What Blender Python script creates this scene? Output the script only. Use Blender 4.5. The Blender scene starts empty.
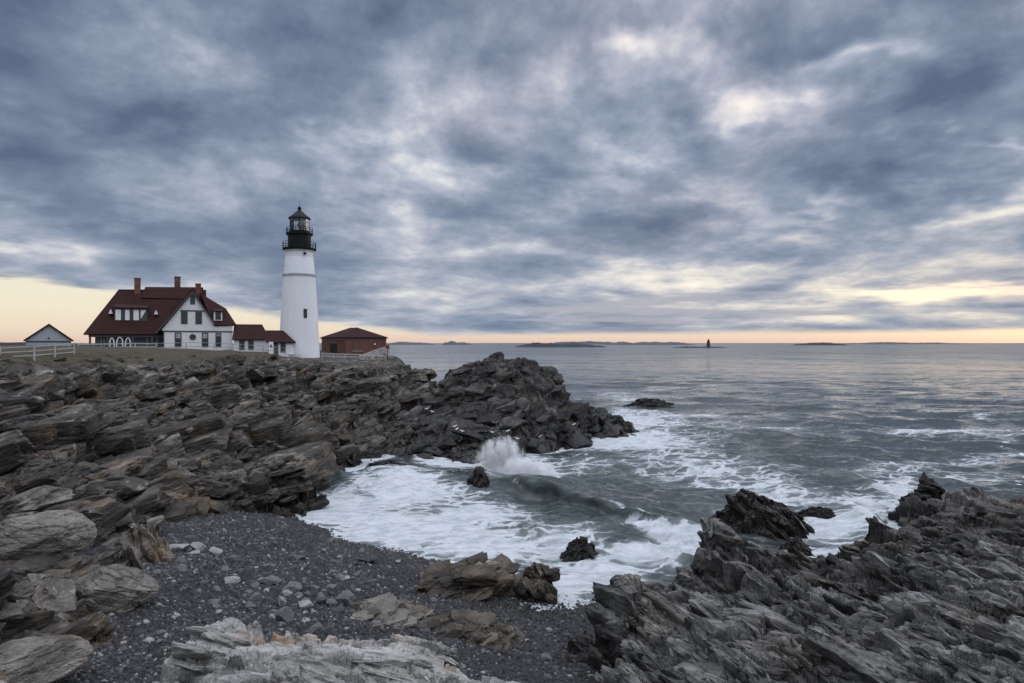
import bpy, bmesh, math, random
import numpy as np
from mathutils import Vector, Matrix

SC = bpy.context.scene
COL = SC.collection
random.seed(4)
R = math.radians

# ------------------------------------------------------------------ camera
CAM_H = 12.0
FPX = 683.0                       # focal length in picture pixels (24 mm on a 36 mm sensor)
cd = bpy.data.cameras.new('camera')
cd.lens = 24.0
cd.sensor_width = 36.0
cd.clip_start = 0.1
cd.clip_end = 200000.0
cam = bpy.data.objects.new('camera', cd)
cam.location = (0, 0, CAM_H)
cam.rotation_euler = (R(90 + 0.126), 0, 0)
COL.objects.link(cam)
SC.camera = cam

SC.view_settings.view_transform = 'Standard'
SC.view_settings.look = 'None'
SC.view_settings.exposure = 0.0
SC.view_settings.gamma = 1.0
SC.view_settings.use_curve_mapping = False
SC.render.engine = 'CYCLES'
SC.cycles.max_bounces = 4
SC.cycles.diffuse_bounces = 2
SC.cycles.glossy_bounces = 3
SC.cycles.transmission_bounces = 4
SC.cycles.volume_bounces = 2
SC.cycles.use_denoising = True

SUN_AZ, SUN_EL = 52.0, 9.0         # to the right of the view, low behind the cloud


def lin(r, g, b):
    f = lambda c: (c / 255 / 12.92) if c / 255 <= 0.04045 else ((c / 255 + 0.055) / 1.055) ** 2.4
    return (f(r), f(g), f(b), 1.0)


class NT:
    """small helper to write node trees as expressions"""
    def __init__(self, tree):
        self.t = tree
        for n in list(tree.nodes):
            tree.nodes.remove(n)

    def n(self, typ, **kw):
        nd = self.t.nodes.new(typ)
        for k, v in kw.items():
            setattr(nd, k, v)
        return nd

    def put(self, sock, v):
        if isinstance(v, bpy.types.NodeSocket):
            self.t.links.new(v, sock)
        elif v is not None:
            sock.default_value = v

    def m(self, op, a, b=None, c=None, clamp=False):
        nd = self.n('ShaderNodeMath', operation=op, use_clamp=clamp)
        for i, v in enumerate((a, b, c)):
            if v is not None:
                self.put(nd.inputs[i], v)
        return nd.outputs[0]

    def v(self, op, a, b=None, s=None):
        nd = self.n('ShaderNodeVectorMath', operation=op)
        self.put(nd.inputs[0], a)
        if b is not None:
            self.put(nd.inputs[1], b)
        if s is not None:
            self.put(nd.inputs['Scale'], s)
        return nd.outputs['Value'] if op in ('LENGTH', 'DOT_PRODUCT') else nd.outputs[0]

    def xyz(self, x, y, z):
        nd = self.n('ShaderNodeCombineXYZ')
        self.put(nd.inputs[0], x); self.put(nd.inputs[1], y); self.put(nd.inputs[2], z)
        return nd.outputs[0]

    def sep(self, a):
        nd = self.n('ShaderNodeSeparateXYZ')
        self.put(nd.inputs[0], a)
        return nd.outputs

    def noise(self, vec, scale=1.0, detail=4.0, rough=0.5, dist=0.0, lac=2.0, col=False):
        nd = self.n('ShaderNodeTexNoise', noise_dimensions='3D')
        self.put(nd.inputs['Vector'], vec)
        nd.inputs['Scale'].default_value = scale
        nd.inputs['Detail'].default_value = detail
        nd.inputs['Roughness'].default_value = rough
        nd.inputs['Lacunarity'].default_value = lac
        nd.inputs['Distortion'].default_value = dist
        return nd.outputs['Color' if col else 'Fac']

    def voro(self, vec, scale=1.0, feature='F1', out='Distance', rnd=1.0):
        nd = self.n('ShaderNodeTexVoronoi', feature=feature)
        self.put(nd.inputs['Vector'], vec)
        nd.inputs['Scale'].default_value = scale
        nd.inputs['Randomness'].default_value = rnd
        return nd.outputs[out]

    def ramp(self, fac, stops, interp='LINEAR'):
        nd = self.n('ShaderNodeValToRGB')
        cr = nd.color_ramp
        cr.interpolation = interp
        while len(cr.elements) < len(stops):
            cr.elements.new(1.0)
        for e, (p, c) in zip(cr.elements, stops):
            e.position = p
        for e, (p, c) in zip(cr.elements, stops):
            e.color = c if len(c) == 4 else (*c, 1)
        self.put(nd.inputs[0], fac)
        return nd.outputs[0]

    def sm(self, x, lo, hi, a=0.0, b=1.0, kind='SMOOTHSTEP'):
        nd = self.n('ShaderNodeMapRange', interpolation_type=kind, clamp=True) if kind == 'LINEAR' else self.n('ShaderNodeMapRange', interpolation_type=kind)
        self.put(nd.inputs[0], x)
        nd.inputs[1].default_value = lo; nd.inputs[2].default_value = hi
        nd.inputs[3].default_value = a; nd.inputs[4].default_value = b
        return nd.outputs[0]

    def mix(self, f, a, b, mode='MIX'):
        nd = self.n('ShaderNodeMix', data_type='RGBA', blend_type=mode)
        self.put(nd.inputs[0], f)
        self.put(nd.inputs[6], a); self.put(nd.inputs[7], b)
        return nd.outputs[2]


# ------------------------------------------------------------------ sky
world = bpy.data.worlds.new('World')
SC.world = world
world.use_nodes = True
world.cycles.sampling_method = 'MANUAL'
world.cycles.sample_map_resolution = 512


def build_sky():
    k = NT(world.node_tree)
    tc = k.n('ShaderNodeTexCoord')
    d = k.v('NORMALIZE', tc.outputs['Generated'])
    x, y, z = k.sep(d)
    # clear air seen through the gaps
    sky = k.n('ShaderNodeTexSky', sky_type='NISHITA')
    sky.sun_disc = False
    sky.sun_elevation = R(SUN_EL)
    sky.sun_rotation = R(SUN_AZ)
    sky.air_density = 1.0
    sky.dust_density = 1.5
    zc = k.m('MAXIMUM', z, 0.0)
    # the deck drawn out less strongly than a flat sheet would be: its lumps have height
    u = k.m('MULTIPLY', k.m('ARCTAN2', x, y), 3.0)
    v = k.m('MULTIPLY', k.m('LOGARITHM', k.m('ADD', k.m('MULTIPLY', zc, 57.3), 6.0), math.e), -2.1)
    v = k.m('ADD', v, k.m('MULTIPLY', k.m('LESS_THAN', y, 0.0), 13.0))
    deck = k.xyz(u, v, 3.7)
    warp = k.v('SCALE', k.v('SUBTRACT', k.noise(deck, 0.5, 3, 0.5, col=True), (0.5, 0.5, 0.5)), s=0.45)
    dw = k.v('ADD', deck, warp)
    # slightly stretched along the wind
    st = k.n('ShaderNodeMapping', vector_type='POINT')
    k.put(st.inputs['Vector'], dw)
    st.inputs['Rotation'].default_value = (0, 0, R(-5))
    st.inputs['Scale'].default_value = (1.0, 1.0, 1.0)
    sd = st.outputs[0]
    big = k.noise(sd, 0.42, 1.0, 0.5)
    mid = k.noise(sd, 1.5, 6.0, 0.58)
    fine = k.noise(k.v('ADD', sd, (11.3, 4.1, 0.6)), 4.6, 5.0, 0.6)
    # azimuth, elevation in degrees, a little ragged
    az0 = k.m('MULTIPLY', k.m('ARCTAN2', x, y), 57.2958)
    el0 = k.m('MULTIPLY', k.m('ARCSINE', z), 57.2958)
    rag = k.v('SUBTRACT', k.noise(sd, 1.3, 4, 0.6, col=True), (0.5, 0.5, 0.5))
    rx, ry, rz = k.sep(rag)
    damp = k.sm(el0, 0.0, 16.0, 0.10, 1.0, 'LINEAR')
    az = k.m('ADD', az0, k.m('MULTIPLY', rx, 26.0))
    el = k.m('ADD', el0, k.m('MULTIPLY', k.m('MULTIPLY', ry, 20.0), damp))

    def ang(px, py):
        X, Z = (px - 512) / FPX, (343 - py) / FPX
        return math.degrees(math.atan(X)), math.degrees(math.atan2(Z, math.hypot(1, X)))

    def blob(px, py, sx, sy, amp, a=az, e=el):
        A, E = ang(px, py)
        A2, _ = ang(px + sx, py)
        _, E2 = ang(px, py - sy)
        da = k.m('DIVIDE', k.m('SUBTRACT', a, A), abs(A2 - A))
        de = k.m('DIVIDE', k.m('SUBTRACT', e, E), abs(E2 - E))
        q = k.m('ADD', k.m('MULTIPLY', da, da), k.m('MULTIPLY', de, de))
        return k.m('MULTIPLY', k.m('EXPONENT', k.m('MULTIPLY', q, -1.0)), amp)

    def total(lst, **kw):
        s = None
        for b in lst:
            o = blob(*b, **kw)
            s = o if s is None else k.m('ADD', s, o)
        return s

    thin = total(SKY_THIN)
    t = k.m('ADD', k.m('MULTIPLY', k.m('SUBTRACT', mid, 0.5), 0.85), k.m('MULTIPLY', k.m('SUBTRACT', big, 0.5), 0.35))
    t = k.m('ADD', t, k.m('MULTIPLY', k.m('SUBTRACT', fine, 0.5), 0.75))
    lump = k.n('ShaderNodeTexVoronoi', feature='SMOOTH_F1')
    k.put(lump.inputs['Vector'], k.v('ADD', sd, k.v('SCALE', k.v('SUBTRACT', k.noise(sd, 2.6, 3, 0.5, col=True), (0.5, 0.5, 0.5)), s=0.5)))
    lump.inputs['Scale'].default_value = 1.9; lump.inputs['Smoothness'].default_value = 0.8
    t = k.m('SUBTRACT', t, k.m('MULTIPLY', k.m('SUBTRACT', lump.outputs['Distance'], 0.42), 0.62))
    t = k.m('ADD', t, 0.56)
    t = k.m('SUBTRACT', t, thin)
    cloud = k.ramp(t, [(0.0, lin(250, 248, 240)), (0.16, lin(222, 224, 228)), (0.33, lin(180, 187, 203)), (0.50, lin(147, 159, 179)),
                       (0.68, lin(122, 137, 160)), (0.88, lin(104, 119, 143)), (1.0, lin(93, 108, 132))])
    # warm low light on cloud bases
    pink = k.m('MULTIPLY', k.sm(k.noise(k.v('ADD', sd, (3.1, 7.7, 2.2)), 0.9, 3, 0.5), 0.50, 0.68), 0.42)
    cloud = k.mix(pink, cloud, k.mix(1.0, cloud, (1.15, 0.985, 0.95, 1), 'MULTIPLY'))
    # light and colour towards the horizon and the hidden sun
    low = k.sm(el0, 1.0, 15.0, 1.0, 0.0)
    sunside = k.sm(az0, -10.0, 45.0)
    warm = k.m('MULTIPLY', k.m('MULTIPLY', low, k.m('ADD', 0.25, k.m('MULTIPLY', sunside, 0.75))), k.sm(t, 0.15, 0.6, 1.0, 0.15))
    cloud = k.mix(warm, cloud, k.mix(1.0, cloud, (1.26, 1.10, 0.86, 1), 'MULTIPLY'))
    # open band under the deck
    bandcol = k.ramp(k.m('DIVIDE', el0, 8.0, clamp=True), [(0.0, lin(236, 205, 190)), (0.10, lin(248, 226, 204)), (0.3, lin(252, 241, 216)), (1.0, lin(248, 245, 230))])
    edge = k.ramp(k.m('DIVIDE', k.m('ADD', az0, 40.0), 80.0, clamp=True),
                  [(0.0, (0.50, 0.50, 0.50)), (0.11, (0.40, 0.40, 0.40)), (0.30, (0.19, 0.19, 0.19)), (0.42, (0.07, 0.07, 0.07)), (0.5, (0.085, 0.085, 0.085)), (1.0, (0.10, 0.10, 0.10))])
    edge = k.m('MULTIPLY', edge, 10.0)
    fr = k.m('MULTIPLY', k.m('SUBTRACT', k.noise(k.xyz(k.m('MULTIPLY', az0, 0.09), k.m('MULTIPLY', el0, 0.7), 2.0), 1.0, 4, 0.6), 0.5), 2.4)
    gapband = k.sm(k.m('SUBTRACT', k.m('ADD', edge, k.m('MULTIPLY', fr, k.sm(el0, 0.3, 2.0))), el0), -0.25, 0.35)
    nish = k.mix(1.0, sky.outputs[0], (0.10, 0.10, 0.10, 1), 'MULTIPLY')
    clear = k.mix(0.12, bandcol, nish)
    front = k.mix(gapband, cloud, clear)
    # long thin bars of cloud low over the sea
    bars = k.noise(k.xyz(k.m('MULTIPLY', az0, 0.05), k.m('MULTIPLY', el0, 0.95), 9.0), 1.0, 4.0, 0.6)
    barm = k.m('MULTIPLY', k.sm(bars, 0.50, 0.62), k.m('MULTIPLY', k.sm(el0, 0.7, 1.6), k.sm(el0, 3.4, 6.5, 1.0, 0.0)))
    barm = k.m('MULTIPLY', barm, k.sm(az0, -16.0, 2.0))
    front = k.mix(k.m('MULTIPLY', barm, 0.85), front, lin(176, 176, 186))
    # sky overhead and behind the viewer, out of view, brightened to light the ground
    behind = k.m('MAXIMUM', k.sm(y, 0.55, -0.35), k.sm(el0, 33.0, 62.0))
    fill_sky = k.mix(k.sm(mid, 0.35, 0.65), (1.05, 1.08, 1.18, 1), (0.72, 0.78, 0.92, 1))
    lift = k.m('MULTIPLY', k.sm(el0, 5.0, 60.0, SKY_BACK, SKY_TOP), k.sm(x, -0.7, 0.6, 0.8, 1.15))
    fill_sky = k.mix(1.0, fill_sky, k.xyz(lift, lift, lift), 'MULTIPLY')
    out = k.mix(behind, front, fill_sky)
    out = k.mix(k.sm(el0, -0.6, -0.05, 1.0, 0.0), out, lin(90, 98, 108))
    bg = k.n('ShaderNodeBackground')
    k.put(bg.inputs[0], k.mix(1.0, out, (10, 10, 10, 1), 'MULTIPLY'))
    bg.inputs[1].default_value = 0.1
    o = k.n('ShaderNodeOutputWorld')
    k.t.links.new(bg.outputs[0], o.inputs[0])


SKY_BACK, SKY_TOP = 0.44, 2.0  # levels of the unseen fill sky behind and overhead
# (px, py, width, height, how much thinner the cloud is there): bright breaks and heavy patches of this sky
SKY_THIN = [(740, 108, 72, 44, 0.42), (690, 140, 70, 22, 0.24), (655, 52, 52, 24, 0.36), (560, 40, 70, 40, -0.10), (860, 52, 70, 16, 0.22),
            (975, 200, 75, 22, 0.45), (950, 160, 30, 8, 0.2), (820, 225, 40, 10, 0.25), (985, 290, 200, 13, 0.75), (700, 274, 150, 14, 0.30), (540, 255, 120, 14, 0.2),
            (440, 190, 60, 14, 0.22), (340, 145, 50, 14, 0.20), (215, 70, 60, 28, 0.16), (30, 250, 70, 10, 0.18), (70, 205, 90, 12, 0.12),
            (620, 175, 50, 25, 0.12), (420, 220, 90, 30, 0.1), (480, 300, 160, 20, 0.15), (820, 316, 300, 13, 0.24), (900, 250, 160, 26, 0.10), (620, 305, 160, 14, 0.12),
            (60, 40, 240, 90, -0.26), (190, 130, 160, 50, -0.14), (330, 40, 90, 60, -0.12), (820, 20, 110, 24, -0.22), (930, 100, 100, 40, -0.22), (250, 235, 200, 30, -0.16), (830, 190, 80, 24, -0.12)]
build_sky()

sd_ = bpy.data.lights.new('sun', 'SUN')
sd_.energy = 0.5
sd_.angle = R(25)
sd_.color = (1.0, 0.92, 0.82)
sun = bpy.data.objects.new('sun', sd_)
COL.objects.link(sun)
sun.rotation_euler = Vector((-math.sin(R(SUN_AZ)) * math.cos(R(SUN_EL)), -math.cos(R(SUN_AZ)) * math.cos(R(SUN_EL)), -math.sin(R(SUN_EL)))).to_track_quat('-Z', 'Y').to_euler()


# ------------------------------------------------------------------ number helpers
F32 = np.float32


def hsh(ix, iy, iz, seed):
    h = (ix.astype(np.uint32) * np.uint32(0x8da6b343)) ^ (iy.astype(np.uint32) * np.uint32(0xd8163841)) ^ (iz.astype(np.uint32) * np.uint32(0xcb1ab31f)) ^ np.uint32((seed * 0x9e3779b1) & 0xffffffff)
    h ^= h >> np.uint32(15); h *= np.uint32(0x2c1b3c6d); h ^= h >> np.uint32(12); h *= np.uint32(0x297a2d39); h ^= h >> np.uint32(15)
    return h


def u01(h):
    return (h & np.uint32(0xffffff)).astype(F32) / F32(16777216.0)


def rehash(h, k):
    h = h ^ np.uint32((k * 0x9e3779b1) & 0xffffffff)
    h = h * np.uint32(0x85ebca6b); h ^= h >> np.uint32(13); h = h * np.uint32(0xc2b2ae35); h ^= h >> np.uint32(16)
    return h


def vnoise(x, y, z=None, seed=0):
    """smooth value noise, about -1..1"""
    if z is None:
        z = np.zeros_like(x)
    fx, fy, fz = np.floor(x), np.floor(y), np.floor(z)
    ix, iy, iz = fx.astype(np.int32), fy.astype(np.int32), fz.astype(np.int32)
    tx, ty, tz = x - fx, y - fy, z - fz
    s = lambda t: t * t * t * (t * (t * 6 - 15) + 10)
    tx, ty, tz = s(tx), s(ty), s(tz)
    out = 0
    for dx in (0, 1):
        wx = tx if dx else 1 - tx
        for dy in (0, 1):
            wy = ty if dy else 1 - ty
            for dz in (0, 1):
                wz = tz if dz else 1 - tz
                out = out + wx * wy * wz * u01(hsh(ix + dx, iy + dy, iz + dz, seed))
    return (out * 2 - 1).astype(F32)


def fbm(x, y, z=None, seed=0, octv=4, gain=0.5):
    a, s, f, tot = 1.0, 0, 1.0, 0
    for i in range(octv):
        s = s + a * vnoise(x * f + 3.1 * i, y * f - 1.7 * i, None if z is None else z * f, seed + i)
        tot += a; a *= gain; f *= 2.03
    return (s / tot).astype(F32)


def cells(q, seed=0, jit=0.75, flat=False):
    """nearest feature points of a jittered lattice: hash of the nearest, offset to it, F1, F2"""
    base = np.floor(q - 0.5)
    n = len(q)
    F1 = np.full(n, 9e9, F32); F2 = np.full(n, 9e9, F32)
    H = np.zeros(n, np.uint32); O = np.zeros((n, 3), F32)
    for dx in (0, 1):
        for dy in (0, 1):
            for dz in ((0,) if flat else (0, 1)):
                c = base + np.array((dx, dy, dz), F32)
                ci = c.astype(np.int32)
                h = hsh(ci[:, 0], ci[:, 1], np.zeros_like(ci[:, 0]) if flat else ci[:, 2], seed)
                f = c + 0.5
                f[:, 0] += (u01(h) - 0.5) * jit
                f[:, 1] += (u01(rehash(h, 1)) - 0.5) * jit
                if flat:
                    f[:, 2] = q[:, 2]
                else:
                    f[:, 2] += (u01(rehash(h, 2)) - 0.5) * jit
                o = (q - f).astype(F32)
                d = np.einsum('ij,ij->i', o, o)
                near = d < F1
                F2 = np.where(near, F1, np.minimum(F2, d))
                F1 = np.where(near, d, F1)
                H = np.where(near, h, H)
                O[near] = o[near]
    return H, O, np.sqrt(F1), np.sqrt(F2)


def ss(x, lo, hi):
    t = np.clip((x - lo) / (hi - lo), 0, 1)
    return t * t * (3 - 2 * t)


def PX(px, py, d=None, z=None):
    """the place seen at a point of the photograph, at distance d or at height z"""
    if d is None:
        d = (CAM_H - z) * FPX / (py - 343.0)
    return ((px - 512.0) / FPX * d, d, CAM_H - (py - 343.0) / FPX * d)


class Surface:
    """a smooth ground surface through surveyed points (multiquadric)"""
    def __init__(self, pts, c=1.2, smooth=0.02):
        P = np.array(pts, float)
        self.p = P[:, :2]; self.c = c
        D = np.sqrt(((self.p[:, None] - self.p[None]) ** 2).sum(-1) + c * c)
        n = len(P)
        A = np.zeros((n + 3, n + 3))
        A[:n, :n] = -D + np.eye(n) * smooth
        A[:n, n] = 1; A[:n, n + 1:] = self.p; A[n, :n] = 1; A[n + 1:, :n] = self.p.T
        self.w = np.linalg.solve(A, np.concatenate([P[:, 2], np.zeros(3)]))

    def __call__(self, x, y):
        x = np.asarray(x, F32); y = np.asarray(y, F32)
        out = np.zeros(x.shape, F32)
        for i, (a, b) in enumerate(self.p):
            out -= F32(self.w[i]) * np.sqrt((x - F32(a)) ** 2 + (y - F32(b)) ** 2 + F32(self.c ** 2))
        n = len(self.p)
        return out + F32(self.w[n]) + F32(self.w[n + 1]) * x + F32(self.w[n + 2]) * y


def fan(az0, az1, nc, r0, r1, nr):
    """a grid that is finer near the shore path and coarser out to sea"""
    az = np.radians(np.linspace(az0, az1, nc)); r = np.exp(np.linspace(math.log(r0), math.log(r1), nr))
    Rr, Az = np.meshgrid(r, az, indexing='ij')
    return (Rr * np.sin(Az)).astype(F32), (Rr * np.cos(Az)).astype(F32)


def link(name, me, parent=None):
    o = bpy.data.objects.new(name, me)
    COL.objects.link(o)
    if parent is not None:
        o.parent = parent
    return o


def grid_mesh(name, X, Y, Z, mat, attrs=None, keep=None, smooth=False, parent=None, extra=None):
    nr, nc = X.shape
    co = np.stack([X.ravel(), Y.ravel(), Z.ravel()], 1).astype(F32)
    i = np.arange((nr - 1) * (nc - 1)); r, c = i // (nc - 1), i % (nc - 1)
    a = r * nc + c
    quads = np.stack([a, a + 1, a + nc + 1, a + nc], 1)
    if keep is not None:
        kf = keep.ravel()[quads].any(1)
        quads = quads[kf]
        used = np.zeros(nr * nc, bool); used[quads.ravel()] = True
        idx = np.cumsum(used) - 1
        quads = idx[quads]; co = co[used]
        if attrs:
            attrs = {k: v.ravel()[used] for k, v in attrs.items()}
    if extra is not None:           # further loose blocks: points, triangles, tone
        tris = extra[1] + len(co)
        co = np.concatenate([co, extra[0]]); attrs = {'tone': np.concatenate([attrs['tone'].ravel(), extra[2]])}
        return raw_mesh(name, co, quads, mat, attrs, smooth, parent, tris)
    return raw_mesh(name, co, quads, mat, attrs, smooth, parent)


def raw_mesh(name, co, faces, mat, attrs=None, smooth=False, parent=None, tris=None):
    """faces: n x 3 or n x 4 array; tris: more faces, n x 3"""
    me = bpy.data.meshes.new(name)
    k = faces.shape[1]
    loops = faces.ravel(); start = np.arange(0, faces.size, k, dtype=np.int32)
    if tris is not None:
        start = np.concatenate([start, faces.size + np.arange(0, tris.size, 3, dtype=np.int32)])
        loops = np.concatenate([loops, tris.ravel()])
    me.vertices.add(len(co)); me.vertices.foreach_set('co', np.ascontiguousarray(co, F32).ravel())
    me.loops.add(len(loops)); me.loops.foreach_set('vertex_index', np.ascontiguousarray(loops, np.int32))
    me.polygons.add(len(start))
    me.polygons.foreach_set('loop_start', start.astype(np.int32))
    me.polygons.foreach_set('use_smooth', np.full(len(start), smooth, bool))
    me.update(calc_edges=True)
    for kk, vv in (attrs or {}).items():
        at = me.attributes.new(kk, 'FLOAT', 'POINT')
        at.data.foreach_set('value', np.ascontiguousarray(vv, F32).ravel())
    if mat is not None:
        me.materials.append(mat)
    return link(name, me, parent)


def ball(sub):
    bm = bmesh.new()
    bmesh.ops.create_icosphere(bm, subdivisions=sub, radius=1.0)
    V = np.array([v.co[:] for v in bm.verts], F32)
    Fc = np.array([[v.index for v in f.verts] for f in bm.faces], np.int32)
    bm.free()
    return V, Fc


BALL = {s: ball(s) for s in (2, 3, 4)}


def block_proto(seed, sub=3, cuts=5):
    """a joint-bounded block: six rough box faces and a few broken corners, unit half sizes"""
    rng = np.random.RandomState(seed)
    V, Fc = BALL[sub]
    n = [np.array(v, float) + rng.normal(size=3) * 0.13 for v in ((1, 0, 0), (-1, 0, 0), (0, 1, 0), (0, -1, 0), (0, 0, 1), (0, 0, -1))]
    c = [0.9 + 0.2 * rng.rand() for _ in n]
    for _ in range(cuts):
        v = rng.normal(size=3); n.append(v); c.append((0.95 + 0.35 * rng.rand()))
    n = np.array(n); n /= np.linalg.norm(n, axis=1, keepdims=True)
    d = V @ n.T
    rad = np.min(np.where(d > 0.08, np.array(c) / np.maximum(d, 0.08), 9), axis=1)
    P = V * rad[:, None]
    P = P + V * (0.035 * fbm((P[:, 0] * 2.3 + seed).astype(F32), (P[:, 1] * 2.3).astype(F32), (P[:, 2] * 2.3).astype(F32), seed, 3))[:, None]
    return P.astype(F32), Fc


def slab_field(height, fr, count, box, size, seed, zlim=(0.2, 99), jitter=7.0, sink=0.15, protos=10, sub=3, dscale=(35.0, 0.7, 2.0), chip=1.0):
    """many bedded blocks lying half sunk in a rock surface; box = (px0, px1, py0, py1) of the photograph in which they are sown"""
    rng = np.random.RandomState(seed)
    PR = [block_proto(seed * 31 + i, sub) for i in range(protos)]
    px = rng.uniform(box[0], box[1], count * 2); py = rng.uniform(box[2], box[3], count * 2)
    d = np.exp(np.linspace(math.log(11), math.log(120), 420))
    done = 0; vs, fs, ts, off = [], [], [], 0
    for a, b in zip(px, py):
        if done >= count:
            break
        x = (a - 512) / FPX * d; z = CAM_H - (b - 343) / FPX * d
        g = height(x, d)
        hit = np.nonzero(z < g)[0]
        if len(hit) == 0:
            continue
        i = hit[0]
        if not (zlim[0] < g[i] < zlim[1]):
            continue
        k = float(np.clip(d[i] / dscale[0], dscale[1], dscale[2])) * math.exp(float(np.clip(rng.normal() * 0.33, -0.7, 0.45)))
        s = np.array([rng.uniform(*size[0]), rng.uniform(*size[1]), rng.uniform(*size[2])]) * k
        P, Fc = PR[rng.randint(protos)]
        P = P * s * np.where(rng.rand(3) < 0.5, -1, 1)
        an = np.radians(rng.normal(size=3) * np.array((jitter, jitter, jitter * 2)))
        M = np.array(Matrix.Rotation(an[0], 3, 'X') @ Matrix.Rotation(an[1], 3, 'Y') @ Matrix.Rotation(an[2], 3, 'Z'))
        W = (P @ M.T) @ fr          # rows of fr are the axes
        top = W[:, 2].max()
        c = np.array((x[i], d[i], g[i] - top + sink * 2 * top * (0.35 + 1.3 * rng.rand())))
        vs.append((W + c).astype(F32)); fs.append(Fc + off); off += len(P)
        ts.append(np.full(len(P), rng.normal() * 0.62, F32)); done += 1
    V, T = np.concatenate(vs), np.concatenate(ts)
    # chip the blocks: steps along the bedding and worn corners
    wv = np.stack([fbm(V[:, 0] * .8, V[:, 1] * .8, V[:, 2] * .8, seed + i, 2) for i in range(3)], 1) * F32(0.12)
    N = V - np.repeat(np.array([v.mean(0) for v in vs], F32), [len(v) for v in vs], axis=0)
    N = N / (np.linalg.norm(N, axis=1, keepdims=True) + 1e-6)
    h = np.zeros(len(V), F32)
    for i, (a, bb, c, am) in enumerate(((1.1, 0.75, 0.26, 0.16), (0.45, 0.32, 0.11, 0.06))):
        H, O, F1, F2 = cells(((V + wv) @ fr.T / np.array((a, bb, c), F32) / F32(chip)).astype(F32), seed + 3 + i)
        h += am * chip * ((u01(rehash(H, 2)) - 0.6) - 0.5 * (1 - ss(F2 - F1, 0, 0.14)))
        T = T + (u01(rehash(H, 4)) - 0.5) * 0.5
    V = V + N * h[:, None]
    return V.astype(F32), np.concatenate(fs), T.astype(F32)


def unit(v):
    v = np.array(v, float)
    return v / np.linalg.norm(v)


def frame(normal, strike):
    n = unit(normal); s = np.array(strike, float); s = unit(s - n * s.dot(n)); t = np.cross(n, s)
    return np.stack([s, t, n]).astype(F32)


def grid_normals(X, Y, Z):
    P = np.stack([X, Y, Z], -1)
    du = np.gradient(P, axis=1); dv = np.gradient(P, axis=0)
    n = np.cross(du, dv)
    n /= np.linalg.norm(n, axis=-1, keepdims=True) + 1e-9
    n[n[..., 2] < 0] *= -1
    return n.astype(F32)


def planes(X, Y, Z, base, rot, sx, sy, strength, tilt, follow, seed, warp=0.35, rise=0.0):
    """turn a smooth surface into big flat facets: every cell becomes a tilted plane through the surface at its middle"""
    x, y = X.ravel(), Y.ravel()
    wx = fbm(x * .3, y * .3, None, seed + 70, 3) * F32(warp); wy = fbm(x * .3, y * .3, None, seed + 80, 3) * F32(warp)
    c, s = F32(math.cos(rot)), F32(math.sin(rot))
    a = (c * x + s * y) / F32(sx) + wx; b = (-s * x + c * y) / F32(sy) + wy
    H, O, F1, F2 = cells(np.stack([a, b, a * 0], 1).astype(F32), seed, flat=True, jit=0.9)
    oa, ob = O[:, 0] * F32(sx), O[:, 1] * F32(sy)
    ox, oy = c * oa - s * ob, s * oa + c * ob
    zc = base(x - ox, y - oy)
    z0 = Z.ravel()
    ta = (u01(rehash(H, 21)) - .5) * 2 * tilt; tb = (u01(rehash(H, 22)) - .5) * 2 * tilt
    zp = zc + follow * (z0 - zc) + ta * oa + tb * ob + (u01(rehash(H, 23)) - 0.5) * rise
    st = strength.ravel() if hasattr(strength, 'ravel') else strength
    return (z0 + (zp - z0) * st).reshape(X.shape).astype(F32), (u01(rehash(H, 24)) - 0.5).reshape(X.shape)


def ease(X, Y, Z, slope, n, seed):
    """lean back faces that are steeper than rock stands here"""
    sl = slope * (1 + 0.75 * vnoise(X * .6, Y * .6, None, seed))
    hx = np.hypot(np.diff(X, axis=1), np.diff(Y, axis=1)); hy = np.hypot(np.diff(X, axis=0), np.diff(Y, axis=0))
    Z = Z.copy()
    for _ in range(n):
        A = Z.copy()
        A[:, :-1] = np.minimum(A[:, :-1], Z[:, 1:] + sl[:, :-1] * hx)
        A[:, 1:] = np.minimum(A[:, 1:], Z[:, :-1] + sl[:, 1:] * hx)
        A[:-1] = np.minimum(A[:-1], Z[1:] + sl[:-1] * hy)
        A[1:] = np.minimum(A[1:], Z[:-1] + sl[1:] * hy)
        Z = A
    return Z


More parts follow.
